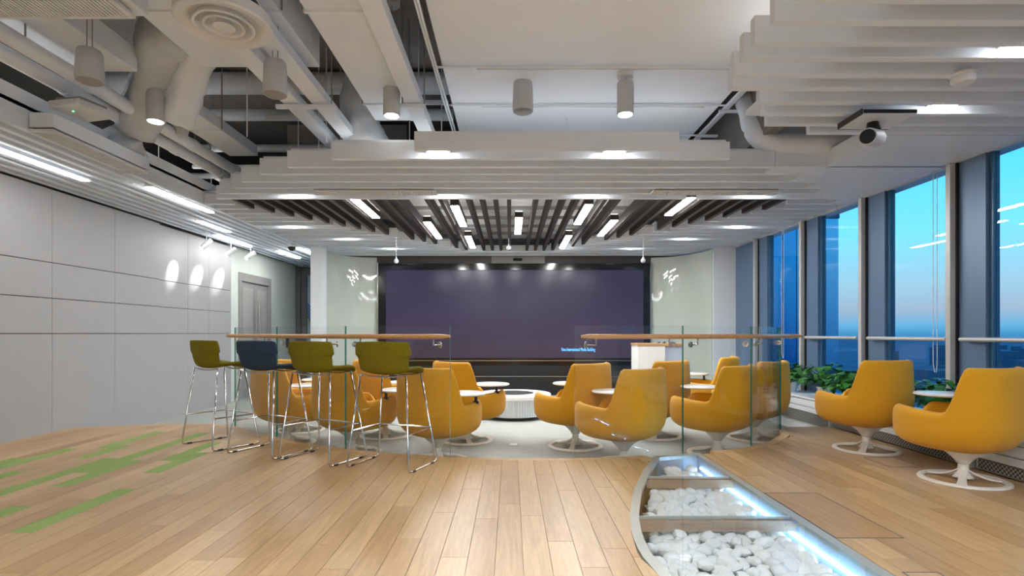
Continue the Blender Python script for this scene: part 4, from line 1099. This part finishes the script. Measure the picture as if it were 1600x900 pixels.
# ------------------------------------------------------------------ bar stools
def make_stool():
    root = thing('bar_stool', 'x', 'stool', group='bar stools at the railing')
    prof = [(.215,.748,.165,0),(.20,.775,.190,.004),(.13,.786,.205,.012),(.03,.777,.215,.02),(-.06,.762,.222,.03),(-.125,.757,.228,.042),(-.168,.775,.232,.048),(-.192,.82,.238,.045),(-.205,.87,.243,.045),(-.211,.898,.245,.046),(-.213,.906,.247,.047),(-.216,.918,.268,.05),(-.218,.928,.271,.05),(-.226,.985,.266,.05),(-.231,1.022,.256,.05),(-.231,1.036,.246,.05)]
    nc = 12; vs = []
    for y, z, w, cv in prof:
        isback = smooth01(-.12,-.2,y)
        for i in range(nc+1):
            u = -1+2*i/nc; u2 = abs(u)**2.4
            vs.append((w*u, y+isback*cv*1.4*u2, z+(1-isback)*cv*1.2*u2+isback*.0))
    mb = MB(); q = nc+1; fs = []
    for a in range(len(prof)-1):
        for b in range(nc): fs.append((a*q+b,a*q+b+1,(a+1)*q+b+1,(a+1)*q+b))
    mb.add(vs, fs); o = mb.build('seat_shell', M['olive'], root, smooth='all', recentre=False)
    sm = o.modifiers.new('thick', 'SOLIDIFY'); sm.thickness = .03; sm.offset = -1
    ss = o.modifiers.new('round', 'SUBSURF'); ss.levels = 1; ss.render_levels = 1
    r = .0078
    for s in (-1,1):
        tb, tf = (s*.215,-.14,.765), (s*.19,.14,.76)
        fb, ff = (s*.29,-.225,r), (s*.29,.235,r)
        def corner(p, a, b, rad=.035):
            p = Vector(p); A_ = (Vector(a)-p).normalized(); B_ = (Vector(b)-p).normalized(); P0_, P2_ = p+A_*rad, p+B_*rad
            return [P0_*(1-t)**2+p*2*t*(1-t)+P2_*t*t for t in (0,.25,.5,.75,1)]
        MB().tube([tb]+corner(fb,tb,ff)+corner(ff,fb,tf)+[tf], r, 10).build('sled_leg', M['chrome'], root, smooth='all', recentre=False)
        for yy in (-.15,.15): MB().tube([(s*.29,yy-.022,r),(s*.29,yy+.022,r)], r*1.25, 10).build('glide', M['black'], root, smooth=True, recentre=False)
    # footrest at a third of the height
    def on(s, front, z):
        a, b = ((s*.29,.235,r),(s*.19,.14,.76)) if front else ((s*.29,-.225,r),(s*.215,-.14,.765)); t = (z-a[2])/(b[2]-a[2]); return tuple(a[k]+(b[k]-a[k])*t for k in range(3))
    zf = .30
    MB().tube([on(-1,0,zf),on(-1,1,zf)], .007, 8).build('footrest_bar', M['chrome'], root, smooth=True, recentre=False)
    MB().tube([on(1,0,zf),on(1,1,zf)], .007, 8).build('footrest_bar', M['chrome'], root, smooth=True, recentre=False)
    MB().tube([on(-1,1,zf),on(1,1,zf)], .007, 8).build('footrest_bar', M['chrome'], root, smooth=True, recentre=False)
    for y_, w_, z_ in ((-.14,.215,.757),(.14,.19,.757)):
        MB().tube([(-w_,y_,z_+.005),(-w_*.5,y_,z_-.008),(0,y_,z_-.012),(w_*.5,y_,z_-.008),(w_,y_,z_+.005)], .0075, 8).build('seat_bar', M['chrome'], root, smooth=True, recentre=False)
    return root
st = make_stool()
stools = [(-.99,4.55,20,'olive','olive green bar stool at the right end of the row by the railing'),(-1.648,4.78,26,'olive','olive green bar stool between the navy stool and the rightmost stool'),
          (-2.23,5.04,26,'navy','navy blue fabric bar stool by the railing'),(-2.88,5.39,34,'olive','olive green bar stool at the left end of the row by the railing')]
for i, (x, y, yaw, c_, s) in enumerate(stools):
    o = st if i == 0 else copy_tree(st)
    o.location = (x,y,0); o.rotation_euler = (0,0,-math.radians(yaw)); o['label'] = s
    if c_ == 'navy':
        for ch in COL.objects:
            if ch.parent == o and ch.name.startswith('seat_shell'):
                ch.data = ch.data.copy(); ch.data.materials[0] = M['navy']

# ------------------------------------------------------------------ podium, lectern
pd = thing('round_podium', 'round white fluted podium with a blue inset on top', 'podium', (.045,8.41,-DROP))
R_ = .575
MB().lathe([(R_*.80,0),(R_*.80,.045)], 60).build('dark_plinth', M['black'], pd, recentre=False)
MB().lathe([(R_*.85,.045),(R_*.95,.055),(R_*.95,.30)], 60).build('drum', M['white'], pd, smooth=True, recentre=False)
fl = MB()
for k in range(90):
    a = 2*PI*k/90; fl.tube([(R_*.95*math.cos(a),R_*.95*math.sin(a),.06),(R_*.95*math.cos(a),R_*.95*math.sin(a),.299)], .011, 6)
q = fl.build('flutes', M['white'], pd, smooth=True, recentre=False); q['kind'] = 'stuff'
MB().lathe([(R_*.96,.30),(R_*1.0,.305),(R_*1.0,.352),(R_*.985,.36),(.30,.361)], 64).build('top_disc', M['tabletop'], pd, smooth=True, recentre=False)
MB().lathe([(.29,.3615),(.29,.364)], 48).build('blue_inset', M['ringglow'], pd, recentre=False)
MB().lathe([(.2905,.3612),(.31,.3612),(.31,.366),(.2905,.366)], 48).build('inset_rim', M['steel'], pd, recentre=False)
lc = thing('lectern', 'white lectern with a thin wooden top behind the right armchairs', 'lectern', (2.25,8.6,-DROP))
x0, x1, xm, y0, y1 = 1.985,2.68,2.415,8.5,8.95
local(MB().box(x0,xm-.002,y0,y1,-DROP,.905).build('white_cabinet', M['tabletop'], bevel=.004), lc)
local(MB().box(xm+.002,x1,y0+.02,y1,-DROP,.905).build('blue_side_cabinet', mat('lectern_side', (.42,.50,.62), .3), bevel=.004), lc)
local(MB().box(x0-.01,x1+.01,y0-.01,y1+.01,.906,.945).build('wooden_top', M['oakrail'], bevel=.004), lc)
for k, x in enumerate((2.345,2.425)):
    t = thing('desk_microphone', ['left','right']['lr'.index('lr'[k])]+' small dark device lying on the lectern top', 'device', (x,8.6,.945), group='small devices on the lectern')
    local(MB().lathe([(.024,0),(.026,.008),(.02,.02)], 14, (x,8.6,.945)).build('puck', mat('device_blue', (.02,.05,.13), .3), smooth=True), t)
    local(MB().lathe([(.012,.0205),(.012,.026)], 12, (x,8.6,.945)).build('button', M['black']), t)
sw = thing('wall_switch', 'small dark switch plate on the glass wall behind the handrail', 'switch', at_y(447,535,11.2))
p = at_y(447,535,13.25); p.x = -5.205; p.y = 12.7
sw.location = (-5.21,12.7,p.z)
local(MB().box(-5.218,-5.205,12.62,12.78,p.z-.11,p.z+.11).build('plate', M['black']), sw)

# ------------------------------------------------------------------ potted plants on the sill
def leaf(mb, base, direction, length, width, droop):
    d_ = Vector(direction).normalized(); side = d_.cross(Vector((0,0,1))); 
    if side.length < .1: side = Vector((1,0,0))
    side.normalize(); pts = []
    for t, w in ((0,.12),(.25,.85),(.5,1.0),(.75,.6),(1,.02)):
        c_ = Vector(base)+d_*length*t+Vector((0,0,-droop*t*t*length)); up = d_.cross(side)*-.12*length
        pts += [c_+side*width*w+Vector((0,0,.18*width*w)), c_, c_-side*width*w+Vector((0,0,.18*width*w))]
    fs = []
    for i in range(4):
        for j in range(2): fs.append((i*3+j,i*3+j+1,(i+1)*3+j+1,(i+1)*3+j))
    mb.add(pts, fs)
plants = [(3.93,7.62,.29,1.0,'green pothos in a white pot on the sill, farthest one by the railing end'),(3.95,6.85,.29,1.15,'large green pothos in a white pot on the sill, left of the farther window chair'),
          (3.96,6.3,.29,1.0,'green pothos on the sill partly behind the arm of the farther window chair'),(3.97,5.1,.29,1.05,'green pothos on the sill between the two window chairs'),
          (3.97,4.62,.29,.9,'small green pothos on the sill behind the near white table'),(3.97,4.02,.29,1.1,'green pothos on the sill behind the nearest window chair')]
for k, (x, y, z, s_, lab_) in enumerate(plants):
    t = thing('potted_pothos', lab_, 'plant', (x,y,z), group='potted plants on the sill')
    pr_ = random.Random(40+k)
    MB().lathe([(.06,0),(.085,.12),(.092,.125),(.092,.14),(.08,.14),(.078,.125)], 22).build('pot', M['tabletop'], t, smooth=True, recentre=False)
    MB().lathe([(.076,.12),(.01,.128)], 16).build('soil', mat('soil', (.03,.02,.012), .9), t, recentre=False)
    mb = MB(); sm = MB()
    for i in range(130):
        a = pr_.uniform(0,2*PI); el = pr_.uniform(.05,1.3); L = pr_.uniform(.06,.27)*s_
        b_ = Vector((math.cos(a)*math.cos(el)*L, math.sin(a)*math.cos(el)*L*1.15, .16+max(-.03,math.sin(el)*L*.9)))
        if x+b_.x > 4.11: b_.x = 4.10-x
        dd = (math.cos(a)*(.3 if x+b_.x > 4.05 else 1), math.sin(a), pr_.uniform(-.2,.8))
        leaf(mb, b_, dd, pr_.uniform(.08,.14)*s_*(.4 if x+b_.x > 4.08 else 1), pr_.uniform(.03,.048)*s_, pr_.uniform(.2,.9))
        if i % 4 == 0: sm.tube([(0,0,.12), b_*.5+Vector((0,0,.07)), b_], .003, 5)
    q = mb.build('leaves', M['leaf'], t, smooth='all', recentre=False); q['kind'] = 'stuff'
    q = sm.build('stems', M['leaf'], t, recentre=False); q['kind'] = 'stuff'

# ------------------------------------------------------------------ outside
mb = MB(); n = 64; RAD = 30000
mb.add([(0,0,-190)]+[(RAD*math.cos(2*PI*i/n),RAD*math.sin(2*PI*i/n),-190) for i in range(n)], [(0,1+i,1+(i+1)%n) for i in range(n)])
tag(mb.build('terrain', M['ground'], recentre=False), 'hazy blue city plain far below the windows', kind='structure')
cb = MB(); cr = random.Random(11)
for i in range(420):
    a = math.radians(cr.uniform(38,70)); d_ = cr.uniform(900,9000); x = d_*math.cos(PI/2-a); y = d_*math.sin(PI/2-a); w = cr.uniform(15,60); h = cr.uniform(10,55) if cr.random() < .93 else cr.uniform(60,120)
    cb.box(x-w,x+w,y-w,y+w,-190,-190+h)
tag(cb.build('city_blocks', M['citybox'], recentre=False), 'distant low city blocks spread over the plain', 'buildings', kind='stuff')
p = at_y(1388,560,1500)
tag(MB().box(p.x-15,p.x+15,1480,1520,-190,1.1-27*1500/F).build('tower', M['citybox']), 'single distant tower seen low in the bright window', 'building')
wg = thing('facade_wing', 'blue glass wing of the same tower beyond the far windows', 'building', (6,14,-20))
for k in range(9):
    for j in range(-2,3):
        z0 = .32+3.6*j; x0 = 4.6+.32*k
        local(MB().box(x0+.01,x0+.31,12.4,12.5,z0,z0+3.4).build('facade_pane', M['facade'] if k < 6 else M['facade2']), wg)
local(MB().box(4.6,7.5,12.51,16,-9,14).build('core', M['darkgrey']), wg)
for j in range(-2,4): local(MB().box(4.6,7.48,12.37,12.5,0.12+3.6*j,.31+3.6*j).build('spandrel', mat('spandrel', (.02,.07,.14), .4)), wg)
